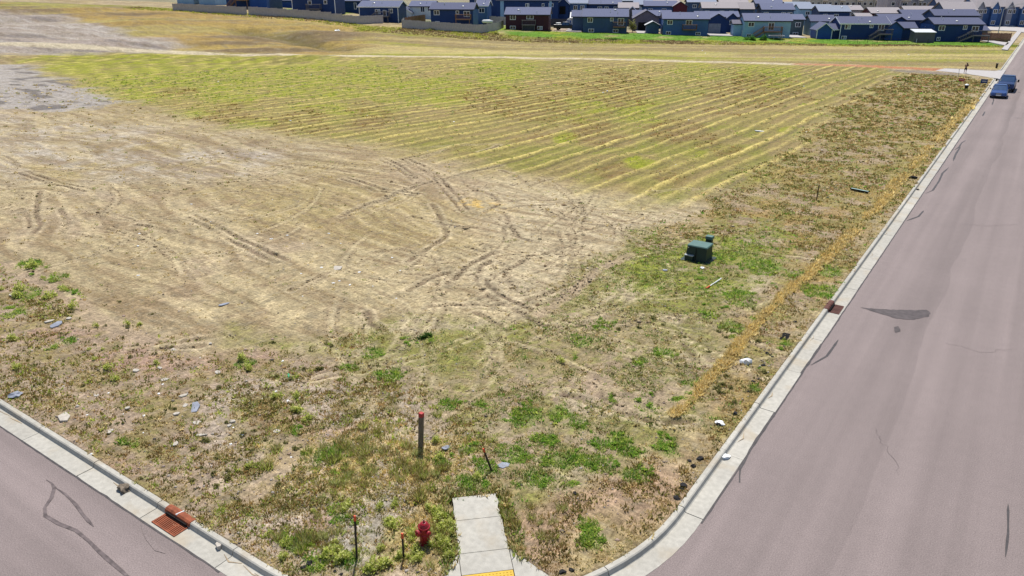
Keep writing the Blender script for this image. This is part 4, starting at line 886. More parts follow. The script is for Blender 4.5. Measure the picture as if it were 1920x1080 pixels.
back('navy house with a white garage behind the low deck house', 640, 674, 2, -14, 3.6, 1.6, 'deep', 'blue', wins=[(.75, 1.6, .7, 1.6, 'plain')], nv=0)
back('navy house standing between the two stair houses on the left', 518, 546, 1, -18, 3.6, 1.6, 'bright', 'blue', nv=0)
# third band of roofs
third = [(1020, 1062, -2, -70, 'slate', 'pale'), (1075, 1120, 0, -78, 'white', 'pale'), (1168, 1222, 2, -80, 'slate', 'pale'), (1226, 1272, 3, -84, 'blue', 'tan'), (1290, 1342, 4.5, -80, 'slate', 'pale'), (1350, 1402, 5, -84, 'maroon', 'tan'), (1418, 1468, 7, -86, 'blue', 'blue'), (1476, 1522, 12, -76, 'slate', 'pale'),
         (1500, 1562, 17, -66, 'sky', 'pale'), (880, 935, -3, -60, 'deep', 'blue'), (1560, 1618, 19, -64, 'lilac', 'tan')]
for i, (p0, p1, ye, b, wl_, rf_) in enumerate(third):
    lab = ['pale roofed house at the top edge behind the long navy house', 'white house with pale roof at the top edge left of centre', 'pale roofed slate house above the narrow white house', 'blue house with tan roof at the top edge behind the maroon garage', 'pale roofed slate house behind the wide tan roofed one', 'maroon house with tan roof at the top edge', 'blue roofed house in front of the cream apartments left end', 'pale roofed slate house below the cream apartments', 'pale blue hipped house just left of the second row navy house', 'navy house at the top edge above the light blue one', 'lilac house with a tan roof below the cream apartments'][i]
    back(lab, p0, p1, ye, b, 3.8, 1.5, wl_, rf_, D=9, wins=W2(3.8, .25, .7), nv=1)
# apartment blocks far behind
def apartment(label, px0, px1, ytop, b, floors, wall, bays, roof='pale', gab=False, D=12):
    a0, zt = hit(px0, ytop, b); a1, _ = hit(px1, ytop, b); W = a0 - a1; Ht = floors * 2.9
    x, y = row(a0, b); t = empty('apartment_building', (x, y, zt - Ht), RA, label, 'apartment building')
    MB().box(0, W, 0, D, -8, Ht).build('wall', WALL[wall], t)
    m = MB(); gable_roof(m, W, D, Ht + .02, 2.6, oh=.5); m.build('roof', ROOF[roof], t)
    st = W / bays
    for k in range(bays):
        for fl in range(floors):
            z = fl * 2.9 + .9
            if k % 3 == 1:
                bm_ = MB(); bm_.box(k * st + .2, (k + 1) * st - .2, -1.3, 0, z - 1.0, z - .85); bm_.box(k * st + .2, (k + 1) * st - .2, -1.32, -1.24, z - .85, z + .1); bm_.build('balcony', M['whiteplastic'] if fl % 2 else M['bluegrey'], t)
                add_window(t, (k + .5) * st, z - .7, 1.6, 2.0, 'two', name='door')
            else: add_window(t, (k + .5) * st, z, 1.3, 1.3, 'plain')
        if k % 3 == 1:
            m = MB(); m.box(k * st - .15, k * st + .15, -1.4, .02, -6, Ht); m.build('pilaster', WALL[wall], t)
    return t
apartment('long cream apartment block with white balconies at the top edge', 1500, 1664, -14, -150, 4, 'cream', 15)
apartment('plain lilac building with blank end wall right of the cream apartments', 1668, 1712, -16, -120, 4, 'lilac', 2, 'mauve')
apartment('grey apartment building with few windows right of the lilac blank wall', 1714, 1752, -14, -140, 4, 'grey', 4, 'mauve')
def townhouse(label, px0, px1, yeave, b, wall, units, floors=2, roof='tan', z=None):
    a0, ze = hit(px0, yeave, b); a1, _ = hit(px1, yeave, b); W = a0 - a1; ev = floors * 2.9
    x, y = row(a0, b); t = empty('townhouse', (x, y, ze - ev), RA, label, 'townhouse', None)
    m = MB(); gable_walls(m, W, 9, ev, 2.6, base=-8); m.build('wall', WALL[wall], t)
    m = MB(); gable_roof(m, W, 9, ev + .02, 2.6); m.build('roof', ROOF[roof], t)
    for k in range(units):
        u = W / units; g = wing(t, k * u + u * .2, -1.4, u * .42, 5, ev, 1.5, 'y', 'grey' if k % 2 == 0 else wall, roof, 'trim', 'bay', wins=[(u * .21, ev - 2.0, 1.2, 1.2), (u * .21, .6, 1.2, 1.2)])
        add_window(t, k * u + u * .82, ev - 2, 1.2, 1.2)
        MB().box(k * u + u * .66, k * u + u * .98, -1.5, 0, .1, .25).build('balcony', M['white'], t)
    return t
townhouse('blue townhouse row with white trimmed gabled bays at the top right corner', 1826, 1935, 12, -70, 'blue', 4)
townhouse('blue townhouse with two windowed gable and a sweeping tan roof', 1760, 1830, 12, -90, 'navy', 2)
h = back('broad tan hip roof hall in front of the blue townhouses', 1772, 1832, 19, -52, 3.6, 2.6, 'slate', 'tan', D=9, nv=0)
back('tan roofed low building left of the blue townhouse', 1700, 1762, 24, -66, 3.4, 2.2, 'lilac', 'tan', D=9, nv=0)

# ------------------------------------------------------------------ fences
def fence(label, pts, hgt=1.85, panel=2.4, m='fencewood', name='wooden_fence', group=None):
    P = [np.array(row(a, b)) for a, b in pts]; t = empty(name, (P[0][0], P[0][1], 0), 0, label, 'fence', group); o = P[0]
    pm = MB().box(-.06, .06, -.06, .06, -.6, hgt + .05).mesh('post', M[m])
    for i in range(len(P) - 1):
        L = np.linalg.norm(P[i + 1] - P[i]); k = max(1, round(L / panel)); d = (P[i + 1] - P[i]) / L; ang = math.atan2(d[1], d[0])
        for j in range(k):
            q = P[i] + (P[i + 1] - P[i]) * (j + .5) / k; w = L / k; z = float(hill(np.array([q[0]]), np.array([q[1]]))[0]) + .1
            b = MB(); nb = int(w / .2)
            for s in range(nb): x = -w / 2 + .1 + s * w / nb; hh = hgt + rnd.uniform(-.04, .04); b.box(x - w / nb / 2 + .006, x + w / nb / 2 - .006, -.012 + rnd.uniform(-.008, .008), .012, -.2, hh)
            b.box(-w / 2, w / 2, .014, .06, .3, .4); b.box(-w / 2, w / 2, .014, .06, hgt - .4, hgt - .3)
            f = b.build('fence_panel', M[m], t); f.location = (q[0] - o[0], q[1] - o[1], z); f.rotation_euler = (0, 0, ang)
            pp = P[i] + (P[i + 1] - P[i]) * j / k; po = obj('post', pm, t); po.location = (pp[0] - o[0], pp[1] - o[1], z); po.rotation_euler = (0, 0, ang)
    return t
fence('grey wooden privacy fence round the yard of the dark blue deck house', [(131.5, 7), (131, 11), (122, 11.4), (112.2, 11.5), (109.6, 5), (109.2, -4)])
fence('brownish inner fence running back beside the dark blue deck house', [(131.2, 7), (130.5, 0), (130, -9)], m='fencebrown')
fence('long grey wooden fence curving along the crest of the bank', [(137.5, 4), (142.6, 11.5), (150, 12), (158, 12.5), (167, 13)])
fence('weathered tan stretch of fence at the far left of the crest', [(167.4, 13.1), (175, 13.5), (185, 14)], m='fencewood', hgt=1.7)
fence('dark wooden fence behind the dirt yard by the dark red house', [(99.5, -21), (88, -21)], m='fencedark', hgt=2.0)
fence('grey fence panel behind the lawn left of the dark red house', [(120, -18), (108.5, -18)], m='fencewood', hgt=2.0)
fence('brown wooden fence right of the end house under the pale road', [(-2.2, -3.4), (-8.0, -1.6)], m='fencebrown', hgt=1.9)
fence('dark open yard fence in front of the blue townhouses', [(0, -36), (-14, -34)], m='fencedark', hgt=1.6)
f_ = empty('wire_fence', (*row(31, 9.6), .2), RA, 'thin black wire fence along the lawn of the two right hand navy houses', 'fence')
pm = MB().box(-.03, .03, -.03, .03, -.3, 1.2).mesh('post', M['black'])
for i in range(9): o = obj('post', pm, f_); o.location = (i * 2.1, .1 * math.sin(i), .1 - i * .02)
wm = MB()
for zz in (.35, .75, 1.12): wm.bar((0, 0, zz + .1), (16.8, 0, zz - .06), .012, 4)
wm.build('rail', M['black'], f_)

# ------------------------------------------------------------------ vehicles
M['carblue'] = mat('dark_blue_car_paint', (.045, .10, .29), .28, .4, var=.05, spec=.6)
M['carnavy'] = mat('navy_car_paint', (.028, .06, .17), .3, .4, var=.05, spec=.6)
M['carblack'] = mat('black_car_paint', (.008, .008, .010), .25, .2, var=.05, spec=.6)
M['tyre'] = mat('tyre_rubber', (.012, .012, .012), .85)
M['rim'] = mat('alloy_rim', (.42, .43, .45), .35, .8)
M['lamp'] = mat('headlamp_glass', (.55, .60, .66), .12, .1, spec=.7)
M['autoglass'] = mat('car_glass', (.030, .075, .17), .1, .1, spec=.9)
def wheel(t, x, y, r, w):
    o = obj('wheel', None if 0 else MB().lathe([(r * .62, -w / 2 + .02), (r * .95, -w / 2), (r, -w / 2 + .04), (r, w / 2 - .04), (r * .95, w / 2), (r * .62, w / 2 - .02)], 20, Matrix.Rotation(R(90), 4, 'Y')).mesh('tyre', M['tyre'], True), t)
    o.location = (x, y, r)
    m = MB(); sg = 1 if x > 0 else -1; m.lathe([(r * .62, -w * .3), (r * .62, w * .3), (r * .5, w * .42), (.05, w * .34)], 12, Matrix.Rotation(R(90) * sg, 4, 'Y')); m.build('rim', M['rim'], o)
def vehicle(name, label, loc, rz_, paint, spec, group=None):
    """nose towards local -y; spec holds the side profile"""
    t = empty(name, loc, rz_, label, spec['cat'], group); hw = spec['hw']
    b = MB(); rings = []
    for y, zb, zt, k in spec['body']:                               # k = width factor
        w = hw * k
        rings.append([(-w * .90, y, zb), (w * .90, y, zb), (w, y, zb + .16), (w, y, zb + (zt - zb) * .60), (w * .95, y, zb + (zt - zb) * .84), (w * .80, y, zt), (w * .3, y, zt + .015), (-w * .3, y, zt + .015), (-w * .80, y, zt), (-w * .95, y, zb + (zt - zb) * .84), (-w, y, zb + (zt - zb) * .60), (-w, y, zb + .16)])
    b.loft(rings).build('body', paint, t, smooth=False, bevel=.02)
    c = MB(); rings = []
    for y, zb, zt, k in spec['cab']:
        w = hw * k; tw = w * .80; rings.append([(-w * .97, y, zb), (w * .97, y, zb), (w * .95, y, zb + (zt - zb) * .15), (tw, y, zt), (tw * .4, y, zt + .01), (-tw * .4, y, zt + .01), (-tw, y, zt), (-w * .95, y, zb + (zt - zb) * .15)])
    c.loft(rings).build('cabin_glass', M['autoglass'], t)
    r0, r1, rzv = spec['roof']; w = hw * .73
    MB().loft([[(-w, r0, rzv - .03), (w, r0, rzv - .03), (w * .9, r0, rzv + .03), (-w * .9, r0, rzv + .03)], [(-w * 1.05, (r0 + r1) / 2, rzv - .02), (w * 1.05, (r0 + r1) / 2, rzv - .02), (w * .9, (r0 + r1) / 2, rzv + .06), (-w * .9, (r0 + r1) / 2, rzv + .06)], [(-w, r1, rzv - .03), (w, r1, rzv - .03), (w * .9, r1, rzv + .03), (-w * .9, r1, rzv + .03)]]).build('roof', paint, t)
    for sg in (-1, 1):
        for p, q in spec['pillars']: MB().bar((sg * hw * p[0], p[1], p[2]), (sg * hw * q[0], q[1], q[2]), .045, 5).build('pillar', paint, t)
        for y in spec['axles']: wheel(t, sg * (hw - .1), y, spec['r'], .24)
        x0, y0, z0, lw, lh = spec['lamp']; MB().hexa([(sg * x0, y0, z0), (sg * (x0 + lw), y0 + .12, z0 + .02), (sg * (x0 + lw), y0 + .3, z0), (sg * x0, y0 + .2, z0), (sg * x0, y0 + .03, z0 + lh), (sg * (x0 + lw), y0 + .16, z0 + lh), (sg * (x0 + lw), y0 + .3, z0 + lh), (sg * x0, y0 + .2, z0 + lh)]).build('headlight', M['lamp'], t)
        mx, my, mz, ml = spec['mirror']; mm = MB(); mm.bar((sg * hw * .92, my, mz), (sg * (hw + ml * .5), my, mz + .03), .025, 5); mm.box(min(sg * (hw + ml * .4), sg * (hw + ml)), max(sg * (hw + ml * .4), sg * (hw + ml)), my - .06, my + .08, mz - .04, mz + spec.get('mh', .14)); mm.build('side_mirror', M['carblack'], t, bevel=.02)
    gx0, gy0, gz0, gw, gh = spec['grille']; g = MB(); g.box(-gw, gw, gy0 - .02, gy0 + .08, gz0, gz0 + gh); gr = g.build('grille', M['carblack'], t, bevel=.015)
    sl = MB(); 
    for i in range(3): sl.box(-gw * .9, gw * .9, gy0 - .035, gy0 - .015, gz0 + gh * (.2 + .3 * i), gz0 + gh * (.2 + .3 * i) + .025)
    sl.build('grille_bar', M['rim'], gr)
    MB().box(-.27, .27, gy0 - .06, gy0 - .03, gz0 - .17, gz0 - .04).build('number_plate', M['whiteplastic'], t)
    MB().box(-hw * .8, hw * .8, gy0 - .05, gy0 + .06, .22, .34).build('lower_grille', M['carblack'], t, bevel=.02)
    return t
SEDAN = dict(cat='car', hw=.91, r=.33, body=[(-2.28, .34, .62, .80), (-2.18, .24, .72, .94), (-1.9, .20, .80, .99), (-1.2, .20, .88, 1), (-.85, .20, .93, 1), (1.4, .20, .97, 1), (1.9, .24, .98, .98), (2.25, .32, .92, .92), (2.33, .42, .80, .84)],
             cab=[(-.98, .88, .93, .93), (-.15, .9, 1.38, .90), (.2, .9, 1.44, .9), (.9, .9, 1.40, .9), (1.75, .9, 1.02, .90)], roof=(-.12, .95, 1.43),
             pillars=[((.90, -.95, .92), (.72, -.1, 1.42)), ((.87, .35, .95), (.73, .35, 1.42)), ((.9, 1.7, 1.0), (.72, .92, 1.42))], axles=(-1.38, 1.36), lamp=(.45, -2.27, .56, .36, .13), mirror=(0, -.62, .95, .2), grille=(0, -2.27, .52, .34, .14))
PICK = dict(cat='pickup truck', hw=1.0, r=.42, mh=.30, body=[(-2.9, .55, 1.02, .88), (-2.8, .45, 1.12, .97), (-2.3, .42, 1.19, 1), (-1.45, .42, 1.24, 1), (-1.2, .42, 1.27, 1), (1.0, .45, 1.27, 1), (1.06, .45, 1.32, 1), (2.9, .5, 1.33, 1), (3.0, .6, 1.30, .98)],
            cab=[(-1.4, 1.22, 1.27, .93), (-.65, 1.22, 1.84, .90), (-.2, 1.22, 1.90, .9), (.75, 1.22, 1.88, .9), (1.0, 1.22, 1.30, .92)], roof=(-.6, .78, 1.90),
            pillars=[((.91, -1.38, 1.25), (.72, -.58, 1.88)), ((.88, .1, 1.26), (.73, .1, 1.88)), ((.9, 1.0, 1.28), (.72, .76, 1.88))], axles=(-1.9, 1.85), lamp=(.55, -2.90, .82, .38, .2), mirror=(0, -.95, 1.22, .34), grille=(0, -2.90, .70, .5, .36))
x, y = G(1868, 184, 0)
vehicle('parked_car', 'dark blue sedan parked nose forward in front of the pickup by the curb', (-3.55, 107.6, .012), R(1.5), M['carblue'], SEDAN).scale = (.93, .93, .93)
tk = vehicle('parked_truck', 'dark blue pickup truck with wide mirrors parked behind the sedan', (-3.2, 114.9, .012), R(0), M['carnavy'], PICK)
tk.scale = (.94, .94, .94)
MB().box(-.86, .86, 1.15, 2.85, 1.25, 1.345).build('bed_cover', M['carblack'], tk)
x, y = row(93.8, -4.6); tk2 = vehicle('parked_truck', 'black pickup truck parked sideways beside the dark red house', (x, y, rz(93.8, -4.6) + .1), RA + R(86), M['carblack'], PICK)
MB().box(-.6, .6, 1.3, 2.5, 1.3, 1.75).build('load', M['whiteplastic'], tk2, bevel=.15)

# ------------------------------------------------------------------ sheds and yard things by the houses
def gz1(x, y): return float(ground_z(np.array([x]), np.array([y]))[0])
def gzi(x, y):
    X = np.array([x]); Y = np.array([y]); return float(ground_z(X, Y, info(X, Y))[0])
x, y = row(15.3, 4.6); t = empty('shed', (x, y, .05), RA, 'dark grey shed with a white lean-to roof standing before the right end houses', 'shed')
MB().loft([[(0, 0, -.6), (0, 0, 2.3), (0, 3, 2.75), (0, 3, -.6)], [(4.3, 0, -.6), (4.3, 0, 2.3), (4.3, 3, 2.75), (4.3, 3, -.6)]]).build('wall', WALL['charcoal'], t)
MB().hexa([(-.15, -.2, 2.29), (4.45, -.2, 2.29), (4.45, 3.2, 2.80), (-.15, 3.2, 2.80), (-.15, -.2, 2.39), (4.45, -.2, 2.39), (4.45, 3.2, 2.90), (-.15, 3.2, 2.90)]).build('roof', ROOF['white'], t)
MB().box(.5, .62, -.05, .02, 0, 1.0).build('pipe', M['white'], t)
x, y = row(94.4, -15); t = empty('shed', (x, y, rz(94.4, -15)), RA, 'small white barn shaped shed with blue panels behind the pickup', 'shed')
pr = [(0, 0), (0, 1.6), (.35, 2.15), (.9, 2.4), (1.45, 2.15), (1.8, 1.6), (1.8, 0)]
MB().loft([[(x, 0, z) for x, z in pr], [(x, 2.4, z) for x, z in pr]]).build('wall', M['white'], t)
for i in (0, 1):
    for j in (0, 1): MB().box(.22 + i * .75, .82 + i * .75, -.04, .02, .2 + j * .95, .95 + j * .95).build('panel', WALL['bright'], t)
x, y = row(113.8, 1.0); t = empty('boat_trailer', (x, y, rz(113.8, 1.0)), RA, 'white covered boat behind the fence beside the dark blue deck house', 'boat')
MB().loft([[(xx, .45 * k * math.cos(R(q)), 1.5 + .42 * k * math.sin(R(q))) for q in range(0, 360, 40)] for xx, k in ((0, .5), (.3, .95), (1.8, 1), (2.6, .5))]).build('hull', M['whiteplastic'], t, smooth=True)
MB().box(.2, 2.2, -.3, .3, .2, 1.12).build('trailer_frame', M['darktrim'], t)
x, y = row(45.2, 4.2); t = empty('trampoline', (x, y, rz(45.2, 4.2) - .1), RA, 'round trampoline with a grey pad on the lawn before the pale sky blue house', 'trampoline')
rg = MB(); n = 24
rg.loft([[((1.75 + a) * math.cos(2 * math.pi * k / n), (1.75 + a) * math.sin(2 * math.pi * k / n), .85 + b) for a, b in ((-.18, -.03), (.08, -.03), (.08, .04), (-.18, .04))] for k in range(n + 1)], cap=False); rg.build('pad', M['bluegrey'], t)
MB().lathe([(1.58, .86), (1.57, .865)], 24).build('mat', M['black'], t)
lm = MB().bar((1.7, 0, 0), (1.7, 0, .84), .035, 6).mesh('leg', M['steel'])
for k in range(6): o = obj('leg', lm, t); o.rotation_euler = (0, 0, k * math.pi / 3)
def streetlight(px, py, hgt, label, arm=5.2):
    x, y = G(px, py, 0); t = empty('street_lamp', (x, y, .1), 0, label, 'street lamp', 'street lamps along the main road')
    MB().lathe([(.17, 0), (.17, .25), (.10, .3), (.085, hgt * .6), (.06, hgt)], 10).build('pole', M['steel'], t)
    m = MB(); P = [(0, 0, hgt - .1), (.7, 0, hgt + .35), (arm * .55, -.1, hgt + 1.15), (arm, -.2, hgt + 1.5)]
    for i in range(3): m.bar(P[i], P[i + 1], .06, 6)
    m.build('arm', M['steel'], t)
    MB().loft([[(arm - .1 + a, -.2 + k * w, hgt + 1.45 + z) for k, z in ((-1, 0), (1, 0), (.8, .14), (-.8, .14))] for a, w in ((0, .08), (.3, .16), (.7, .12))]).build('lamp_head', M['steel'], t)
streetlight(1869, 73, 6.7, 'tall steel street lamp nearest the brown fence, arm over the road'); streetlight(1897, 50, 7.4, 'tall steel street lamp farther up the main road near the townhouses')

# ------------------------------------------------------------------ utility boxes, hydrant, posts
x, y = G(1313, 486); t = empty('transformer_box', (x, y, gzi(x, y) - .02), R(1), 'dark green metal transformer box on the grass near the road', 'transformer box')
MB().hexa([(-.62, -.46, .0), (.42, -.46, .0), (.42, .46, .0), (-.62, .46, .0), (-.55, -.40, .73), (.40, -.40, .73), (.40, .42, .73), (-.55, .42, .73)]).build('cabinet', M['boxgreen'], t, bevel=.02)
M['boxlid'] = mat('light_green_lid', (.085, .165, .15), .55, var=.15)  # lid and cap green, lighter than the cabinet
MB().hexa([(-.59, -.44, .73), (.44, -.44, .73), (.44, .46, .73), (-.59, .46, .73), (-.55, -.40, .79), (.40, -.40, .79), (.40, .42, .79), (-.55, .42, .79)]).build('lid', M['boxlid'], t, bevel=.012)
MB().box(.40, .415, -.18, .12, .36, .58).build('warning_label', mat('faded_label', (.32, .30, .14), .7), t).rotation_euler = (0, R(-1.2), 0)
MB().box(-.1, -.085, -.475, -.44, .04, .70).build('door_seam', M['hole'], t); MB().box(-.5, -.46, -.445, -.42, .64, .68).build('bolt', M['white'], t)
MB().box(-.80, .62, -.60, .60, -.15, .06).build('pad', M['boxgreen'], t, bevel=.02)
x, y = G(1293, 489); t = empty('meter_pit', (x - .05, y + .15, gzi(x, y)), R(1), 'small low green box with pale lid left of the transformer box', 'junction box')
MB().box(-.2, .2, -.22, .22, -.1, .24).build('body', M['boxgreen'], t, bevel=.015); MB().box(-.22, .22, -.24, .24, .24, .285).build('lid', mat('pale_grey_lid', (.42, .45, .47), .5), t, bevel=.01)
x, y = G(1328, 471); t = empty('pedestal', (x, y, gzi(x, y) - .12), R(1), 'dark green cable pedestal standing just behind the transformer box', 'cable pedestal')
MB().box(-.15, .15, -.13, .13, -.1, .82).build('body', M['boxgreen'], t, bevel=.02); MB().box(-.18, .18, -.16, .16, .80, .96).build('cap', M['boxlid'], t, bevel=.025)
x, y = G(797, 1020); gzv = gzi(x, y); t = empty('fire_hydrant', (x, y, gzv - .03), R(14), 'dark red fire hydrant among yellow green weeds beside the sidewalk', 'fire hydrant'); t.scale = (.8, .8, .8)
MB().lathe([(.19, 0), (.19, .05), (.145, .06), (.14, .34), (.165, .36), (.165, .40), (.15, .42), (.155, .58), (.175, .60), (.175, .645), (.15, .66)], 20).build('barrel', M['red'], t, smooth=False)
MB().lathe([(.15, .655), (.14, .70), (.11, .755), (.065, .79), (.04, .795), (.04, .835)], 18).build('bonnet', M['red'], t, smooth=False); MB().lathe([(.028, .83), (.024, .865)], 5).build('operating_nut', M['rustdark'], t)
def noz(ang, r, l, z=.52):
    d = Vector((math.cos(R(ang)), math.sin(R(ang)), 0)); Mx = Matrix.Translation((0, 0, z)) @ d.to_track_quat('Z', 'Y').to_matrix().to_4x4()
    o = MB().lathe([(r * .85, .06), (r * .85, l - .06), (r * 1.1, l - .06), (r * 1.1, l), (r * .8, l + .012), (r * .3, l + .012), (r * .3, l + .04)], 14, Mx).build('nozzle_cap', M['red'], t)
noz(-118, .095, .27); noz(-28, .065, .25); noz(152, .065, .25)
bm_ = MB()
for k in range(8): a = k * math.pi / 4; bm_.lathe([(.014, .04), (.014, .085)], 6, Matrix.Translation((.15 * math.cos(a), .15 * math.sin(a), 0)))
bm_.build('flange_bolts', M['red'], t)
def post(name, px, py, top, w, m, capm, caph, label, cat, group=None, h=None, d=None):
    """px,py foot in the photograph, top = (px,py) of its head"""
    x, y = G(px, py); z = gzi(x, y)
    # height from where the line of sight to the head passes over the foot
    dx, dy = G(top[0], top[1], 0); q = np.array([dx, dy]); tt = (x * q[0] + y * q[1]) / (q @ q); hh = CAM_H * (1 - tt) - z; xt, yt = q * tt
    t = empty(name, (x, y, z - .05), 0, label, cat, group); v = Vector((xt - x, yt - y, hh + .05)); L = v.length; v.normalize(); d = d or w
    o = MB().box(-w / 2, w / 2, -d / 2, d / 2, 0, L - caph).build('shaft', m, t, bevel=w * .08); c = MB().box(-w / 2 - .004, w / 2 + .004, -d / 2 - .004, d / 2 + .004, L - caph, L).build('painted_top', capm, t, bevel=w * .08)
    qt = Vector((0, 0, 1)).rotation_difference(v)
    for k in (o, c): k.rotation_mode = 'QUATERNION'; k.rotation_quaternion = qt
    return t
post('marker_post', 788.5, 838, (790, 774), .115, M['wood_grey'], M['redpaint'], .13, 'square weathered wooden post with a red painted top', 'marker post', d=.115)
sg_ = 'red tipped survey stakes'
post('survey_stake', 923, 885, (906, 841), .05, M['wood_dark'], M['orange'], .12, 'red tipped stake leaning over the green weeds behind the sidewalk end', 'survey stake', sg_, d=.03)
post('survey_stake', 669, 1048, (665, 967), .045, M['wood_dark'], M['orange'], .14, 'tall dark red tipped stake on the cracked mud left of the hydrant', 'survey stake', sg_, d=.03)
post('survey_stake', 757, 1047, (754, 1000), .045, M['wood_dark'], M['orange'], .14, 'short dark red tipped stake just left of the hydrant', 'survey stake', sg_, d=.03)
post('survey_stake', 1531, 375, (1536, 347), .05, M['wood_dark'], M['wood_dark'], .1, 'brown stake in the weedy verge beside the teal board', 'survey stake', d=.04)
post('survey_stake', 1694, 160, (1699, 150), .07, M['wood_dark'], M['wood_dark'], .1, 'dark leaning stake far off in the field edge', 'survey stake', d=.05)
post('survey_stake', 1797, 145, (1799, 129), .06, M['steel'], M['steel'], .1, 'thin grey stake left of the standing person', 'survey stake', d=.04)
post('survey_stake', 1783, 160, (1785, 150), .05, M['wood_dark'], M['orange'], .1, 'small stake in the grass left of the red sign', 'survey stake', d=.04)
x, y = G(1324, 541); t = empty('fallen_stake', (x, y, gzi(x, y) + .03), 0, 'white plastic stake with a red end lying on the ground near the transformer', 'marker stake')
x2, y2 = G(1352, 527); v = Vector((x2 - x, y2 - y, .12)); MB().bar((0, 0, 0), v, .028, 8).build('shaft', M['whiteplastic'], t); MB().bar((0, 0, 0), v * .24, .034, 8).build('red_end', M['orange'], t)
def sign(px, py, w, h, m, label, face):
    x, y = G(px, py + 6); t = empty('yard_sign', (x, y, gzi(x, y)), R(6), label, 'sign')
    MB().box(-w / 2, w / 2, -.02, .02, .45, .45 + h).build('board', m, t)
    pm = MB().bar((0, .03, -.2), (0, .03, .5 + h * .6), .02, 5).mesh('leg', M['steel'])
    for s in (-1, 1): o = obj('leg', pm, t); o.location = (s * w * .38, 0, 0)
    for i, (a, b, z) in enumerate(face): MB().box(a * w, b * w, -.026, -.021, .45 + h * z, .45 + h * (z + .16)).build('lettering', M['white'], t)
sign(1801, 154, .68, .36, M['redpaint'], 'small red yard sign with white lettering in the grass before the person', [(-.36, -.2, .5), (-.16, .02, .5), (.06, .2, .5), (.24, .36, .5)])
sign(1843, 157, .78, .5, WALL['navy'], 'dark blue yard sign in the grass beside the parked cars', [(-.3, .3, .42)])
x, y = G(1811, 168); t = empty('marker_bucket', (x, y, gzi(x, y)), 0, 'black bucket with a white lid in the grass below the red sign', 'bucket')
MB().lathe([(.17, 0), (.22, .5)], 14).build('body', M['black'], t); MB().lathe([(.25, .5), (.25, .56), (.1, .66)], 14).build('lid', M['whiteplastic'], t)
x, y = G(1868, 128); t = empty('pedestal', (x, y, gzi(x, y)), 0, 'dark stubby pedestal in yellow grass at the far corner of the side street', 'cable pedestal')
MB().box(-.14, .14, -.12, .12, -.1, .62).build('body', M['wood_dark'], t, bevel=.02); MB().box(-.17, .17, -.15, .15, .60, .72).build('cap', M['black'], t, bevel=.02)

# ------------------------------------------------------------------ the person by the side street
def skinned(name, pts, edges, radii, m, parent, root=0, sub=1):
    me = bpy.data.meshes.new(name); me.from_pydata(pts, edges, []); me.materials.append(m); o = obj(name, me, parent)
    md = o.modifiers.new('skin', 'SKIN'); md.use_smooth_shade = True
    for i, r in enumerate(radii): me.skin_vertices[0].data[i].radius = (r, r) if not isinstance(r, tuple) else r
    for i in range(len(pts)): me.skin_vertices[0].data[i].use_root = (i == root)
    s = o.modifiers.new('smooth', 'SUBSURF'); s.levels = sub; s.render_levels = sub
    return o
M['skin'] = mat('skin', (.42, .24, .17), .6, var=.06); M['shirt'] = mat('dark_shirt', (.018, .018, .024), .8); M['shorts'] = mat('dark_shorts', (.012, .013, .018), .8); M['hair'] = mat('dark_hair', (.03, .02, .015), .7); M['shoe'] = mat('dark_shoe', (.05, .045, .045), .7)
x, y = G(1809, 137.5); K = .84
pr = empty('person', (x, y, .127), R(18), 'person in dark top and shorts standing with arms raised by the side street', 'person'); pr.scale = (K, K, K)
pts = [(0, 0, .95), (0, 0, 1.12), (.03, -.02, 1.32), (.05, -.03, 1.45), (.06, -.05, 1.53), (.07, -.07, 1.64), (.07, -.08, 1.74), (-.10, 0, .88), (-.12, -.02, .50), (-.13, .02, .10), (-.14, -.12, .05), (.10, 0, .88), (.13, -.03, .50), (.15, .02, .10), (.16, -.12, .05),
       (-.15, -.02, 1.41), (-.27, -.14, 1.24), (-.16, -.33, 1.42), (-.13, -.40, 1.47), (.23, -.02, 1.41), (.36, -.14, 1.26), (.23, -.33, 1.43), (.19, -.40, 1.48)]
ed = [(0, 1), (1, 2), (2, 3), (3, 4), (4, 5), (5, 6), (0, 7), (7, 8), (8, 9), (9, 10), (0, 11), (11, 12), (12, 13), (13, 14), (3, 15), (15, 16), (16, 17), (17, 18), (3, 19), (19, 20), (20, 21), (21, 22)]
rd_ = [.14, .13, .15, .12, .055, .10, .085, .085, .06, .042, .04, .085, .06, .042, .04, .06, .045, .032, .036, .06, .045, .032, .036]
for s0, sx in ((18, 1), (22, -1)):
    for k in range(5):
        b = pts[s0]; i0 = len(pts)
        if k < 4: q = [(b[0] + sx * (-.03 + .02 * k), b[1] - .045, b[2] + .03), (b[0] + sx * (-.03 + .02 * k) + sx * .01, b[1] - .075 - .008 * (k in (1, 2)), b[2] + .015)]
        else: q = [(b[0] + sx * .045, b[1] - .02, b[2] + .03), (b[0] + sx * .06, b[1] - .045, b[2] + .04)]
        pts += q; ed += [(s0, i0), (i0, i0 + 1)]; rd_ += [.010, .008]
skinned('body', pts, ed, rd_, M['skin'], pr, 0, 1)
skinned('shirt', pts[:4] + [pts[15], pts[16], pts[19], pts[20]], [(0, 1), (1, 2), (2, 3), (3, 4), (4, 5), (3, 6), (6, 7)], [.165, .155, .175, .14, .085, .07, .085, .07], M['shirt'], pr)
skinned('shorts', [(0, 0, 1.0), (0, 0, .93), (-.11, -.005, .80), (-.125, -.02, .52), (.11, -.005, .80), (.135, -.03, .52)], [(0, 1), (1, 2), (2, 3), (1, 4), (4, 5)], [.16, .16, .115, .10, .115, .10], M['shorts'], pr, 1)
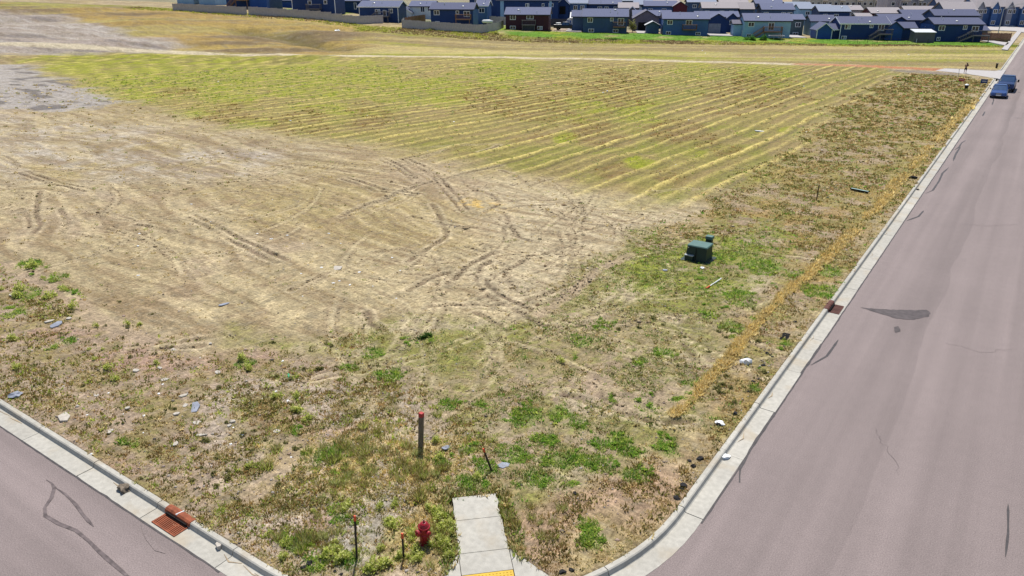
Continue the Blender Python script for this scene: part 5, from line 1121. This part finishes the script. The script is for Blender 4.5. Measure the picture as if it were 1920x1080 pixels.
MB().lathe([(.02, .15), (.075, .135), (.11, .08), (.118, .0), (.10, -.05)], 12, Matrix.Translation((.075, -.055, 1.65))).build('hair', M['hair'], pr, smooth=True)
fm = MB(); fm.bar((.07, -.165, 1.66), (.07, -.195, 1.63), .016, 5); fm.build('nose', M['skin'], pr)
em = MB().lathe([(.004, -.012), (.014, 0), (.004, .012)], 6).mesh('eye', M['hole'])
for s in (-1, 1): o = obj('eye', em, pr); o.location = (.07 + s * .036, -.168, 1.68)
MB().box(.045, .095, -.168, -.158, 1.595, 1.603).build('mouth', M['redpaint'], pr)
for s in (-1, 1): MB().lathe([(.012, -.03), (.022, 0), (.012, .03)], 6, Matrix.Translation((.07 + s * .105, -.06, 1.65))).build('ear', M['skin'], pr); 
for s in (-.14, .16): MB().loft([[(s + .045 * math.cos(a), yy, .0 + max(0, h_ * (.5 + .5 * math.sin(a)))) for a in np.linspace(0, 2 * math.pi, 8, endpoint=False)] for yy, h_ in ((.08, .11), (-.05, .10), (-.18, .05))]).build('shoe', M['shoe'], pr)
MB().box(-.06, .20, -.50, -.46, 1.44, 1.56).build('controller', M['black'], pr, bevel=.015)

# ------------------------------------------------------------------ vegetation
PAL = dict(olive=[(.22, .20, .055), (.28, .25, .07), (.16, .16, .045), (.25, .18, .06)], straw=[(.70, .57, .29), (.64, .51, .24), (.56, .43, .20), (.74, .62, .33)], rust=[(.42, .27, .11), (.35, .22, .09), (.48, .32, .13)],
           green=[(.18, .36, .045), (.24, .42, .06), (.14, .28, .04), (.30, .46, .075)], lime=[(.44, .52, .09), (.52, .58, .13), (.36, .47, .07)], palegreen=[(.44, .46, .19), (.50, .50, .23), (.36, .39, .15)], gold=[(.76, .60, .25), (.68, .52, .20), (.80, .66, .32)])
TY = list(PAL)
def blades(P, H, Wd, SP, NB, Ccol, r):
    """N tufts of NB triangular blades; P (N,3), H heights, SP spread radius"""
    N = len(P); k = np.repeat(np.arange(N), NB); n = N * NB
    th = r.uniform(0, 2 * math.pi, n); rad = np.sqrt(r.uniform(0, 1, n)) * SP[k]; bx = P[k, 0] + np.cos(th) * rad; by = P[k, 1] + np.sin(th) * rad; bz = P[k, 2] - .015
    t2 = r.uniform(0, 2 * math.pi, n); w = Wd[k] * r.uniform(.6, 1.3, n); h = H[k] * r.uniform(.5, 1.15, n)
    ln = h * r.uniform(.15, .8, n); ld = th + r.normal(0, .7, n)
    V = np.empty((n, 3, 3), np.float32)
    V[:, 0] = np.stack([bx - np.cos(t2) * w, by - np.sin(t2) * w, bz], 1); V[:, 1] = np.stack([bx + np.cos(t2) * w, by + np.sin(t2) * w, bz], 1); V[:, 2] = np.stack([bx + np.cos(ld) * ln, by + np.sin(ld) * ln, bz + h], 1)
    C = np.repeat((Ccol[k] * r.uniform(.75, 1.25, (n, 1))), 3, axis=0)
    return V.reshape(-1, 3), C
def fan(N, r0, r1, pw, r, a0=-70, a1=8):
    """points in a ground fan, density falling as distance**-pw"""
    e = 2 - pw; u = r.uniform(0, 1, N); q = (r0 ** e + u * (r1 ** e - r0 ** e)) ** (1 / e); a = R(1) * r.uniform(a0, a1, N)
    return q * np.sin(a), q * np.cos(a)
def choose(r, opts, wts, n):
    c = r.choice(len(opts), n, p=np.array(wts) / sum(wts)); return np.array([TY.index(o) for o in opts])[c]
X, Y = fan(820000, 9.5, 128, 1.28, rng, -77)
k = (lotd(X, Y) > .02) & (X > -110) & ~walkmask(X, Y); X = X[k]; Y = Y[k]
I = info(X, Y); n = len(X); dist = np.hypot(X, Y)
p1 = sst(.40, .62, fbm(X / 1.1, Y / 1.1, 101)); p2 = sst(.35, .6, fbm(X / 3.5, Y / 3.5, 102))
dens = np.full(n, .018); typ = choose(rng, ['straw', 'olive', 'palegreen'], [8, 1, 1], n); hh = np.full(n, .05)
def put(mask, d, opts, wts, h):
    u = rng.uniform(0, 1, n) < mask; dens[u] = (d if np.isscalar(d) else d[u]) * 1.0; typ[u] = choose(rng, opts, wts, int(u.sum())); hh[u] = h
put(I['bare'], .02, ['straw', 'palegreen'], [5, 1], .05)
put(I['field'], .02 + .12 * I['rowline'], ['palegreen', 'straw', 'lime'], [3, 6, 1], .04)
put(I['field'] * I['bright'] * .8, .06, ['lime', 'palegreen'], [4, 2], .045)
put(I['field'] * I['brown'] * .7, .06, ['rust', 'olive', 'straw'], [4, 3, 1], .05)
put(I['mid'], .09 + .34 * p1 * p2, ['palegreen', 'olive', 'straw', 'green'], [4, 2.5, 2.5, .6], .055)
put(I['greenbox'], .30 + .4 * p1, ['lime', 'palegreen', 'olive', 'green'], [2, 4, 2, 2], .055)
put(I['vergel'], .10 + .58 * p1 * (.25 + .75 * p2), ['olive', 'straw', 'rust', 'lime', 'palegreen'], [4.4, 3.4, 1.8, 1.6, 1], .065)
put(I['verger'], .10 + .42 * p1, ['olive', 'straw', 'rust', 'palegreen', 'green'], [4.4, 3.6, 2, 1.4, .6], .06)
put(I['cornerdirt'], .05 + .28 * p1 * p2, ['straw', 'olive', 'rust'], [3, 3, 1], .08)
put(I['cracked'] * .8, .05, ['palegreen', 'straw'], [2, 1], .08)
golden = sst(-1, .8, polydist(X + I['wx'], Y + I['wy'], GP([(560, 800), (700, 780), (850, 800), (890, 870), (860, 930), (850, 1060), (760, 960), (640, 930), (520, 900)])))
put(golden * .75 * (1 - I['cracked'] * .9), .40, ['straw', 'gold', 'palegreen', 'lime', 'olive'], [6, 2, 1.8, .8, .4], .07)
put(I['green'], .5, ['green', 'lime', 'palegreen', 'olive'], [4, 2.4, 2, 1], .075)
put(I['strip'], 1.0, ['gold', 'straw', 'olive'], [6, 4, .4], .10)
dens[I['band'] > .5] *= .1; dens[I['rut'] > .4] *= .2
dens[(I['d'] < .5)] = np.maximum(dens[(I['d'] < .5)], .22)
wk = polydist(X, Y, [tuple(WALK_A - _wd * .35 + _wn * .95), tuple(WALK_B + _wn * .95), tuple(WALK_B - _wn * .95), tuple(WALK_A - _wd * .35 - _wn * .95)]) > 0
dens[wk] = .42; typ[wk] = choose(rng, ['olive', 'palegreen', 'green', 'straw', 'lime'], [4, 3, 1.2, 3, 1], int(wk.sum())); hh[wk] = .10
keep = rng.uniform(0, 1, n) < dens; X = X[keep]; Y = Y[keep]; typ = typ[keep]; hh = hh[keep]; dist = dist[keep]
Z = ground_z(X, Y, {q: v[keep] for q, v in I.items()})
colr = np.array([PAL[TY[t]][rng.integers(len(PAL[TY[t]]))] for t in typ]); size = np.clip(rng.lognormal(0, .35, len(X)), .5, 1.7) * (1 + np.clip((dist - 30) / 70, 0, 1.1))
Vs = []; Cs = []
for lo, hi_, nb in ((0, 24, 11), (24, 45, 7), (45, 140, 5)):
    q = (dist >= lo) & (dist < hi_); s_ = size[q]
    v, c = blades(np.stack([X[q], Y[q], Z[q]], 1), hh[q] * s_, .011 * s_ * (1 + dist[q] / 26), .06 * s_ * (1 + hh[q] * 3), nb, colr[q], rng); Vs.append(v); Cs.append(c)
V = np.concatenate(Vs); C = np.concatenate(Cs)
def upn(V):
    r = np.random.default_rng(2); k = len(V) // 3; N_ = np.repeat(np.stack([r.normal(0, .35, k), r.normal(0, .35, k), np.ones(k)], 1), 3, 0); return (N_ / np.linalg.norm(N_, axis=1)[:, None]).astype(np.float32)
tag(obj('grass', npmesh('grass', V, np.arange(len(V)).reshape(-1, 3), C, M['blade'])), 'dry grass and low scrub growing over the lot', 'grass', kind='stuff')
print('grass tris', len(V) // 3, 'tufts', len(X))
# lawn fringe and rough weeds by the houses
n = 26000; a = rng.uniform(-4, 196, n); b = rng.uniform(-1, 20, n); X = RO[0] + RE[0] * a + RN[0] * b; Y = RO[1] + RE[1] * a + RN[1] * b
I = info(X, Y); lw = I['lawn'] > .5; ed = I['edge'] > .3; k = (lw & (rng.uniform(0, 1, n) < .25)) | (ed & (rng.uniform(0, 1, n) < .6)) | ((a > 110) & (b > 11) & (b < 16) & (rng.uniform(0, 1, n) < .6)); X = X[k]; Y = Y[k]; lw = lw[k]; aa = a[k]
Z = ground_z(X, Y); pt = fbm(X / 5, Y / 5, 120)
colr = np.where(lw[:, None], np.array([.16, .32, .045]), np.where((pt > .5)[:, None], np.array([.40, .42, .08]), np.array([.27, .20, .10]))) * rng.uniform(.8, 1.2, (len(X), 1))
v, c = blades(np.stack([X, Y, Z], 1), np.where(lw, .07, .24) * rng.uniform(.6, 1.4, len(X)), np.full(len(X), .10), np.full(len(X), .3), 5, colr, rng)
tag(obj('lawn_grass', npmesh('lawn_grass', v, np.arange(len(v)).reshape(-1, 3), c, M['blade'])), 'green lawn and rough weeds in front of the houses', 'grass', kind='stuff')
# pebbles and clods
X, Y = fan(60000, 9.5, 60, 1.3, rng, -77); k = (lotd(X, Y) > .05) & ~walkmask(X, Y); X = X[k]; Y = Y[k]; I = info(X, Y)
pr_ = .12 + .55 * I['vergel'] + .5 * I['verger'] + .3 * I['cornerdirt'] + .25 * I['mid']; k = rng.uniform(0, 1, len(X)) < pr_ * sst(.35, .6, fbm(X / 1.5, Y / 1.5, 131)); X = X[k]; Y = Y[k]; Z = ground_z(X, Y, {q: v[k] for q, v in I.items()})
N = len(X); s_ = rng.lognormal(math.log(.022), .45, N); octv = np.array([(1, 0, 0), (0, 1, 0), (-1, 0, 0), (0, -1, 0), (0, 0, .7), (0, 0, -.6)]); of = np.array([(0, 1, 4), (1, 2, 4), (2, 3, 4), (3, 0, 4), (1, 0, 5), (2, 1, 5), (3, 2, 5), (0, 3, 5)])
cl = []
for t_, dn in [(t, 26) for t in TRACKS] + [(t[0], 12) for t in FAINT]:
    for i in range(len(t_) - 1):
        (ax, ay), (bx, by) = t_[i], t_[i + 1]; L_ = math.hypot(bx - ax, by - ay); k_ = int(L_ * dn)
        for q in range(k_):
            u = rnd.random(); o_ = rnd.choice((-1, 1)) * abs(rnd.gauss(.22, .09)); cl.append((ax + (bx - ax) * u - (by - ay) / (L_ + 1e-6) * o_, ay + (by - ay) * u + (bx - ax) / (L_ + 1e-6) * o_))
cl = np.array(cl); cl = cl[rng.permutation(len(cl))[:16000]]; X = np.concatenate([X, cl[:, 0]]); Y = np.concatenate([Y, cl[:, 1]]); Z = np.concatenate([Z, ground_z(cl[:, 0], cl[:, 1])])
N0 = N; N = len(X); s_ = np.concatenate([s_, rng.lognormal(math.log(.026), .5, N - N0)])
ang = rng.uniform(0, 6.28, N); jit = rng.uniform(.6, 1.4, (N, 6, 3)); V = octv[None] * jit * s_[:, None, None]; ca, sa = np.cos(ang)[:, None], np.sin(ang)[:, None]; V = np.stack([V[..., 0] * ca - V[..., 1] * sa + X[:, None], V[..., 0] * sa + V[..., 1] * ca + Y[:, None], V[..., 2] + Z[:, None]], -1)
F = (of[None] + (np.arange(N) * 6)[:, None, None]).reshape(-1, 3); pc = np.array([(.36, .32, .29), (.30, .23, .20), (.44, .40, .36), (.22, .18, .15), (.40, .29, .24), (.13, .11, .10)])[rng.integers(0, 6, N)]; pc[N0:] = np.array([(.30, .225, .135), (.38, .30, .19), (.24, .17, .10), (.44, .36, .23)])[rng.integers(0, 4, N - N0)]
tag(obj('gravel', npmesh('gravel', V.reshape(-1, 3), F, np.repeat(pc, 6, 0), M['stone'])), 'scattered pebbles and clods on the bare dirt', 'gravel', kind='stuff')

# single plants that stand out
def leafy(name, rad, hgt, nl, leaf, pal, seed, spiky=.0):
    r = np.random.default_rng(seed); V = []; C = []; Fq = []
    lobes = [(r.normal(0, rad * .36), r.normal(0, rad * .36), rad * r.uniform(.25, .5), r.uniform(.5, 1.2)) for _ in range(7)]
    for i in range(nl):
        th = r.uniform(0, 6.283); u = math.sqrt(r.uniform(0, 1)); ph = r.uniform(0, 1); lb = lobes[r.integers(len(lobes))]
        x = lb[0] + lb[2] * u * math.cos(th); y = lb[1] + lb[2] * u * math.sin(th); z = hgt * lb[3] * (1 - .75 * u * u) * (.1 + .9 * ph)
        yw = r.uniform(0, 6.283); tl = r.uniform(-.3, .9) + spiky; L = leaf * r.uniform(.7, 1.4); w = L * r.uniform(.3, .5) * (1 - spiky * .5)
        d = Vector((math.cos(yw) * math.cos(tl), math.sin(yw) * math.cos(tl), math.sin(tl))); sdx = Vector((-math.sin(yw), math.cos(yw), r.uniform(-.3, .3)))
        p = Vector((x, y, z)); o = len(V); V += [p, p + d * L * .5 + sdx * w, p + d * L, p + d * L * .5 - sdx * w]; Fq.append((o, o + 1, o + 2, o + 3)); c = np.array(pal[r.integers(len(pal))]) * r.uniform(.8, 1.2); C += [c] * 4
    return npmesh(name, np.array([tuple(v) for v in V]), np.array(Fq), np.array(C), M['blade'])
def bunch(name, rad, hgt, nb, pal, seed):
    r = np.random.default_rng(seed); cc = np.array([pal[r.integers(len(pal))] for _ in range(6)])
    P = np.stack([r.normal(0, rad * .3, 6), r.normal(0, rad * .3, 6), np.zeros(6)], 1)
    v, c = blades(P, np.full(6, hgt), np.full(6, .007), np.full(6, rad * .55), nb, cc, r); return npmesh(name, v, np.arange(len(v)).reshape(-1, 3), c, M['blade'])
GM = [leafy('weed_clump', .22, .12, 170, .05, PAL['green'] + PAL['lime'][2:], s, .15) for s in (1, 2, 3)] + [leafy('weed_clump', .32, .10, 240, .05, PAL['green'] + PAL['lime'], s, .15) for s in (4, 14)]
YM = [leafy('yellow_weed', .20, .24, 240, .055, [(.60, .62, .20), (.54, .58, .14), (.66, .66, .28), (.44, .52, .10)], s, .5) for s in (5, 6, 7)]
BM = [bunch('grass_tuft', .13, .20, 22, PAL['olive'] + PAL['palegreen'] + PAL['lime'] + PAL['straw'][:1], s) for s in (8, 9, 10, 11)]
DM = [leafy('dark_shrub', .13, .11, 110, .045, [(.19, .19, .065), (.24, .22, .08), (.16, .17, .06)], s) for s in (12, 13)]
def where(px, py):
    q = lambda x, y: math.hypot(px - x, py - y)
    if q(800, 1010) < 75: return 'around the red hydrant'
    if q(905, 890) < 85: return 'behind the end of the sidewalk'
    if q(668, 1020) < 85: return 'around the tall stake on cracked mud'
    if q(790, 830) < 80: return 'around the wooden post'
    if q(1320, 500) < 170: return 'around the green transformer box'
    if px < 330: return 'in the verge near the left picture edge'
    if px > 1230: return 'near the right curb'
    if px > 940 and py > 720: return 'on the corner right of the sidewalk'
    if py > 760: return 'between the wooden post and the left curb'
    return 'along the near edge of the tracked dirt'
def plant(ms, name, px, py, s, label, cat, group, jx=0, jy=0):
    if group: label = label.split(' | ')[0] + ' ' + where(px, py)
    x, y = G(px, py); x += jx; y += jy
    if lotd(np.array([x]), np.array([y]))[0] < .12 or walkmask(np.array([x]), np.array([y]))[0]: return
    o = obj(name, ms[rnd.randrange(len(ms))]); o.location = (x, y, gz1(x, y) - .01); o.rotation_euler = (0, 0, rnd.uniform(0, 6.28)); o.scale = (s * rnd.uniform(.85, 1.2), s * rnd.uniform(.85, 1.2), s * rnd.uniform(.8, 1.2)); tag(o, label, cat, group)
for px, py, r_ in GREEN:
    if py < 470: continue
    for k in range(2 + (r_ > 16) + (r_ > 22) + 2 * (r_ > 28)):
        plant(GM, 'weed_clump', px + rnd.gauss(0, r_ * .75), py + rnd.gauss(0, r_ * .42), rnd.uniform(.4, .85), 'bright green leafy weed clump', 'weed', 'green weed clumps on the lot')
for px, py, s_ in [(735, 985, 1.1), (822, 978, 1.3), (835, 1000, 1.2), (846, 990, 1), (820, 962, 1.0), (806, 958, .9), (700, 1066, 1.3), (722, 1056, 1.2), (640, 1048, 1.1), (620, 1042, 1.2), (778, 1036, 1.0), (772, 1010, .9), (838, 1030, 1.0), (826, 1020, 1.0), (820, 830, 1.0), (822, 862, 1.0), (470, 875, .8), (556, 745, .9),
                   (840, 1048, .9), (60, 505, 1.6), (95, 560, 1.5), (140, 580, 1.3), (30, 560, 1.6), (20, 640, 1.2), (40, 545, 1.5), (120, 545, 1.3), (30, 690, 1.0), (100, 815, .7), (205, 690, 1.1), (215, 710, 1.0), (560, 770, 1.2), (575, 785, 1.1), (455, 675, 1.2), (465, 690, 1.0), (520, 745, 1.0), (530, 1050, .9), (1050, 680, .9), (880, 965, .8), (895, 900, .9)]:
    plant(YM, 'yellow_weed', px, py, s_, 'pale yellow green bushy weed', 'weed', 'yellow green weeds')
for i in range(46):
    q = rnd.choice([(640, 1030, 60, 35), (760, 1050, 50, 25), (830, 1000, 18, 40), (700, 960, 80, 40), (560, 1000, 60, 40), (60, 560, 60, 60), (180, 640, 120, 60)])
    plant(YM, 'yellow_weed', rnd.gauss(q[0], q[2] * .6), rnd.gauss(q[1], q[3] * .5), rnd.uniform(.45, .85), 'pale yellow green bushy weed', 'weed', 'yellow green weeds')
for i in range(110):
    q = rnd.choice([(640, 870, 110, 70), (720, 900, 90, 60), (800, 900, 40, 40), (600, 1000, 60, 50), (700, 820, 120, 40), (1000, 980, 70, 60), (820, 1020, 30, 30)])
    plant(BM, 'grass_tuft', rnd.gauss(q[0], q[2] * .6), rnd.gauss(q[1], q[3] * .5), rnd.uniform(.75, 1.45), 'olive bunch of grass', 'grass tuft', 'bunch grass tufts')
for i in range(110):
    q = rnd.choice([(200, 690, 190, 70), (380, 780, 150, 90), (420, 880, 150, 60), (150, 620, 120, 40), (1360, 720, 30, 60), (1400, 660, 40, 60), (1250, 660, 80, 60), (560, 690, 120, 50)])
    plant(DM, 'dark_shrub', rnd.gauss(q[0], q[2] * .6), rnd.gauss(q[1], q[3] * .6), rnd.uniform(.5, 1.0), 'small dark olive tuft', 'weed', 'dark olive tufts')
plant([leafy('dark_shrub', .2, .2, 160, .06, [(.05, .13, .02), (.04, .10, .02)], 30)], 'dark_shrub', 797, 631, 1.1, 'lone dark green round weed at the middle of the tracked dirt', 'weed', None)
# shrubs and trees by the houses
def bush(a, b, rad, hgt, pal, label, n=500, leaf=.22, name='shrub', cat='shrub', trunk=0):
    x, y = row(a, b); z = rz(a, b); t = empty(name, (x, y, z - .1), 0, label, cat)
    o = obj('foliage' if not trunk else 'crown', leafy('foliage', rad, hgt, n, leaf, pal, int(a * 7 + 100)), t); o.location = (0, 0, trunk)
    MB().lathe([(.09, -.2), (.06, trunk + hgt * .4)], 7).build('trunk' if trunk else 'stem', M['wood_dark'], t)
bush(51.5, 7.5, 1.3, 1.5, [(.05, .16, .02), (.07, .20, .03), (.10, .22, .03)], 'leafy green shrub on the lawn edge left of the pale sky blue house', 700)
bush(48.9, 7.8, 1.0, 1.2, [(.05, .16, .02), (.07, .20, .03)], 'smaller green shrub beside the leafy one by the pale sky blue house', 500)
bush(77.6, -5, 1.1, 3.0, [(.28, .30, .08), (.36, .36, .12), (.22, .24, .06)], 'pale yellowing young tree right of the slate blue house', 700, .25, 'young_tree', 'tree', .6)
bush(82, 13.6, 2.0, .7, [(.06, .14, .02), (.05, .11, .02)], 'low dark green weed bank on the lawn edge before the slate blue house', 500)
bush(-8.5, -46, 2.0, 3.6, [(.03, .06, .03), (.04, .09, .03), (.05, .05, .05)], 'dark bushy tree before the blue townhouses at the right', 900, .3, 'dark_tree', 'tree', .8)
bush(124, 12.4, 2.2, .8, [(.28, .30, .05), (.34, .34, .07)], 'yellow green weed patch at the foot of the grey fence left part', 500)
bush(109.5, 10.4, 1.8, .8, [(.28, .30, .05), (.34, .34, .07)], 'yellow green weed patch at the right corner of the grey fence', 400)

# ------------------------------------------------------------------ stones and litter
def chip(name, px, py, w, l, h, m, label, cat, group=None, rot=None, tilt=.12):
    x, y = G(px, py); n = rnd.randrange(5, 8); pts = []
    for k in range(n): a = 2 * math.pi * (k + rnd.uniform(-.3, .3)) / n; q = rnd.uniform(.75, 1.05); pts.append((w / 2 * q * math.cos(a), l / 2 * q * math.sin(a)))
    z = gzi(x, y) if lotd(np.array([x]), np.array([y]))[0] > 0 else .01
    o = MB().prism(pts, -h * .5, h * .5).build(name, M[m], None, bevel=min(.012, h * .25)); o.location = (x, y, z + h * .25); o.rotation_euler = (rnd.uniform(-tilt, tilt), rnd.uniform(-tilt, tilt), rnd.uniform(0, 6.28) if rot is None else rot)
    return tag(o, label, cat, group)
gs = 'broken concrete pieces in the left verge'; ls = 'pale broken slab of concrete lying in the weedy left verge'
for px, py, w, l in [(326, 658, .35, .6), (408, 699, .4, .55), (309, 713, .5, .55), (344, 747, .35, .6), (332, 782, .4, .4), (369, 796, .5, .45), (436, 791, .45, .4), (379, 818, .3, .65), (207, 811, .35, .5), (330, 834, .3, .5), (255, 695, .4, .5), (300, 690, .35, .4), (95, 605, .5, .8), (25, 555, .6, .9), (130, 600, .4, .5), (348, 765, .3, .4), (430, 800, .3, .25), (395, 648, .3, .25), (520, 810, .4, .5), (240, 770, .35, .3), (180, 740, .35, .3)]:
    chip('concrete_chunk', px, py, w * .55, l * .62, .05, 'slabstone', ls, 'stone', gs)
chip('stone_slab', 120, 785, .35, .8, .09, 'slabstone', 'long pale slab jutting over the left curb', 'stone', None, 1.2)
chip('blue_sheet', 367, 768, .35, .75, .05, 'bluegrey', 'flat blue grey board among the concrete pieces', 'board', None, .9); chip('blue_sheet', 107, 612, .5, .55, .05, 'bluegrey', 'small bluish plate lying in the far left verge', 'board')
chip('blue_sheet', 421, 571, .3, .8, .04, 'bluegrey', 'blue grey sheet sticking up in the tracked dirt left of centre', 'board', None, .3, .4); chip('pale_plate', 632, 503, .6, .8, .04, 'slabstone', 'pale plate lying in dark soil at the middle of the dirt', 'board'); chip('blue_sheet', 944, 873, .3, .4, .03, 'bluegrey', 'dark blue grey scrap right of the leaning stake', 'scrap'); chip('blue_sheet', 1247, 508, .25, .3, .05, 'bluegrey', 'bluish scrap left of the transformer box', 'scrap')
chip('curb_stone', 410, 1018, .2, .3, .14, 'slabstone', 'pale rock lying in the left gutter below the rusty grate', 'rock'); chip('curb_stone', 1470, 652, .08, .08, .06, 'darkstone', 'little dark stone in the right gutter', 'rock')
def crumple(name, px, py, r_, m, label, cat, group=None, z=None, flat=.5):
    x, y = G(px, py); me = bpy.data.meshes.new(name); bm = bmesh.new(); bmesh.ops.create_icosphere(bm, subdivisions=2, radius=r_)
    for v in bm.verts: v.co *= rnd.uniform(.55, 1.25); v.co.z *= flat; v.co.x *= 1.3
    bm.to_mesh(me); bm.free(); me.materials.append(M[m]); o = obj(name, me); ins = lotd(np.array([x]), np.array([y]))[0] > 0
    o.location = (x, y, (gzi(x, y) if ins else .02) + r_ * flat * .5); o.rotation_euler = (0, 0, rnd.uniform(0, 6.28)); return tag(o, label, cat, group)
crumple('plastic_bag', 1357, 851, .15, 'whiteplastic', 'crumpled white plastic bag lying in the right gutter', 'plastic bag'); crumple('plastic_bag', 1398, 681, .16, 'whiteplastic', 'white twisted plastic rag in the right verge beside the yellow strip', 'plastic bag', flat=.9)
crumple('plastic_bag', 1350, 795, .12, 'whiteplastic', 'white and stringy plastic scrap just behind the right curb', 'plastic bag', flat=.4); crumple('blue_wrapper', 837, 842, .10, 'bluegrey', 'small light blue wrapper right of the wooden post', 'litter'); crumple('plastic_bag', 1316, 504, .1, 'whiteplastic', 'little white scrap under the front of the transformer box', 'litter')
crumple('blue_wrapper', 30, 743, .17, 'bluegrey', 'crumpled blue grey plastic near the left curb at the picture edge', 'litter'); crumple('wet_rag', 1712, 335, .2, 'fabric', 'dark tuft of debris in the right gutter by the long wavy tar line', 'debris'); crumple('wet_rag', 1721, 353, .09, 'fabric', 'small dark lump in the right gutter just nearer than the tuft', 'debris'); 
x, y = G(541, 702); o = MB().lathe([(.0, 0), (.035, 0), (.037, .16), (.015, .21), (.015, .25)], 10).build('bottle', M['greenbottle']); o.location = (x, y, gzi(x, y) + .04); o.rotation_euler = (R(88), 0, .9); tag(o, 'green plastic bottle lying on the dirt left of centre', 'bottle')
x, y = G(1427, 245); o = chip('white_sheet', 1427, 246, .5, 1.3, .06, 'whiteplastic', 'long white sheet of plastic lying in the mown field', 'sheet', None, -.8)
x, y = G(1611, 360); t = empty('board', (x, y, gzi(x, y) + .08), R(75), 'long teal board with dark edges lying in the right verge', 'board'); MB().box(-.10, .10, -.55, .55, -.03, .03).build('panel', mat('teal_board', (.30, .42, .38), .6), t)
for s in (-1, 1): MB().box(s * .12 - .02, s * .12 + .02, -.58, .58, -.04, .04).build('rim', M['hole'], t)
gf = 'black fabric scraps along the right curb'; lf = 'torn black silt fabric scrap behind the right curb'
for px, py in [(1293, 866), (1300, 876), (1278, 918), (1268, 935), (1281, 912), (1422, 712), (1412, 716), (1444, 667), (1438, 662), (1448, 670), (1431, 686), (1402, 735), (1347, 797), (1378, 778), (1490, 605), (1357, 690), (1312, 862)]:
    crumple('fabric_scrap', px, py, rnd.uniform(.04, .09), 'fabric', lf, 'fabric scrap', gf, flat=rnd.uniform(.3, .8))
for px, py in [(1078, 928), (1054, 1074), (1072, 1070), (568, 1066), (580, 1058), (640, 1078), (628, 1073), (365, 815)]: crumple('fabric_scrap', px, py, rnd.uniform(.035, .075), 'fabric', 'small black fabric scrap on the dirt of the corner', 'fabric scrap', 'black scraps at the corner')
t = empty('rubber_mat', (*G(1472, 632), gzi(*G(1472, 632))), R(4), 'black ladder like strip of rubber bars in the right verge', 'rubber mat'); t.scale = (.65, .62, .6)
me = MB().box(-.2, .2, -.03, .03, .0, .05).mesh('bar', M['fabric'])
for k in range(8): o = obj('bar', me, t); o.location = (rnd.uniform(-.02, .02), -.5 + k * .14, .01)
crumple('tumbleweed', 231, 912, .16, 'wood_grey', 'dry brown tumbleweed caught in the left gutter', 'tumbleweed', flat=.6)
for i in range(48):
    px, py = rnd.choice([(rnd.uniform(900, 1620), rnd.uniform(150, 350)), (rnd.uniform(300, 900), rnd.uniform(90, 240)), (rnd.uniform(250, 650), rnd.uniform(370, 520)), (rnd.uniform(560, 760), rnd.uniform(480, 560)), (rnd.uniform(1000, 1800), rnd.uniform(85, 118))])
    d = math.hypot(*G(px, py)); crumple('paper_scrap', px, py, rnd.uniform(.02, .045) * (1 + d / 55), 'whiteplastic', 'small scrap of white litter lying on the open field', 'litter', 'white litter on the field', flat=.4)
for i in range(24): crumple('paper_scrap', rnd.uniform(20, 760), rnd.uniform(640, 860), rnd.uniform(.02, .05), 'whiteplastic', 'small white scrap in the weedy left verge', 'litter', 'white scraps in the left verge', flat=.4)
x, y = GT(632, 62); o = crumple('plastic_sheet', 632, 62, .55, 'whiteplastic', 'large white plastic sheet on the bank below the long fence', 'sheet', flat=.5); o.location = (x, y, gz1(x, y) + .1)
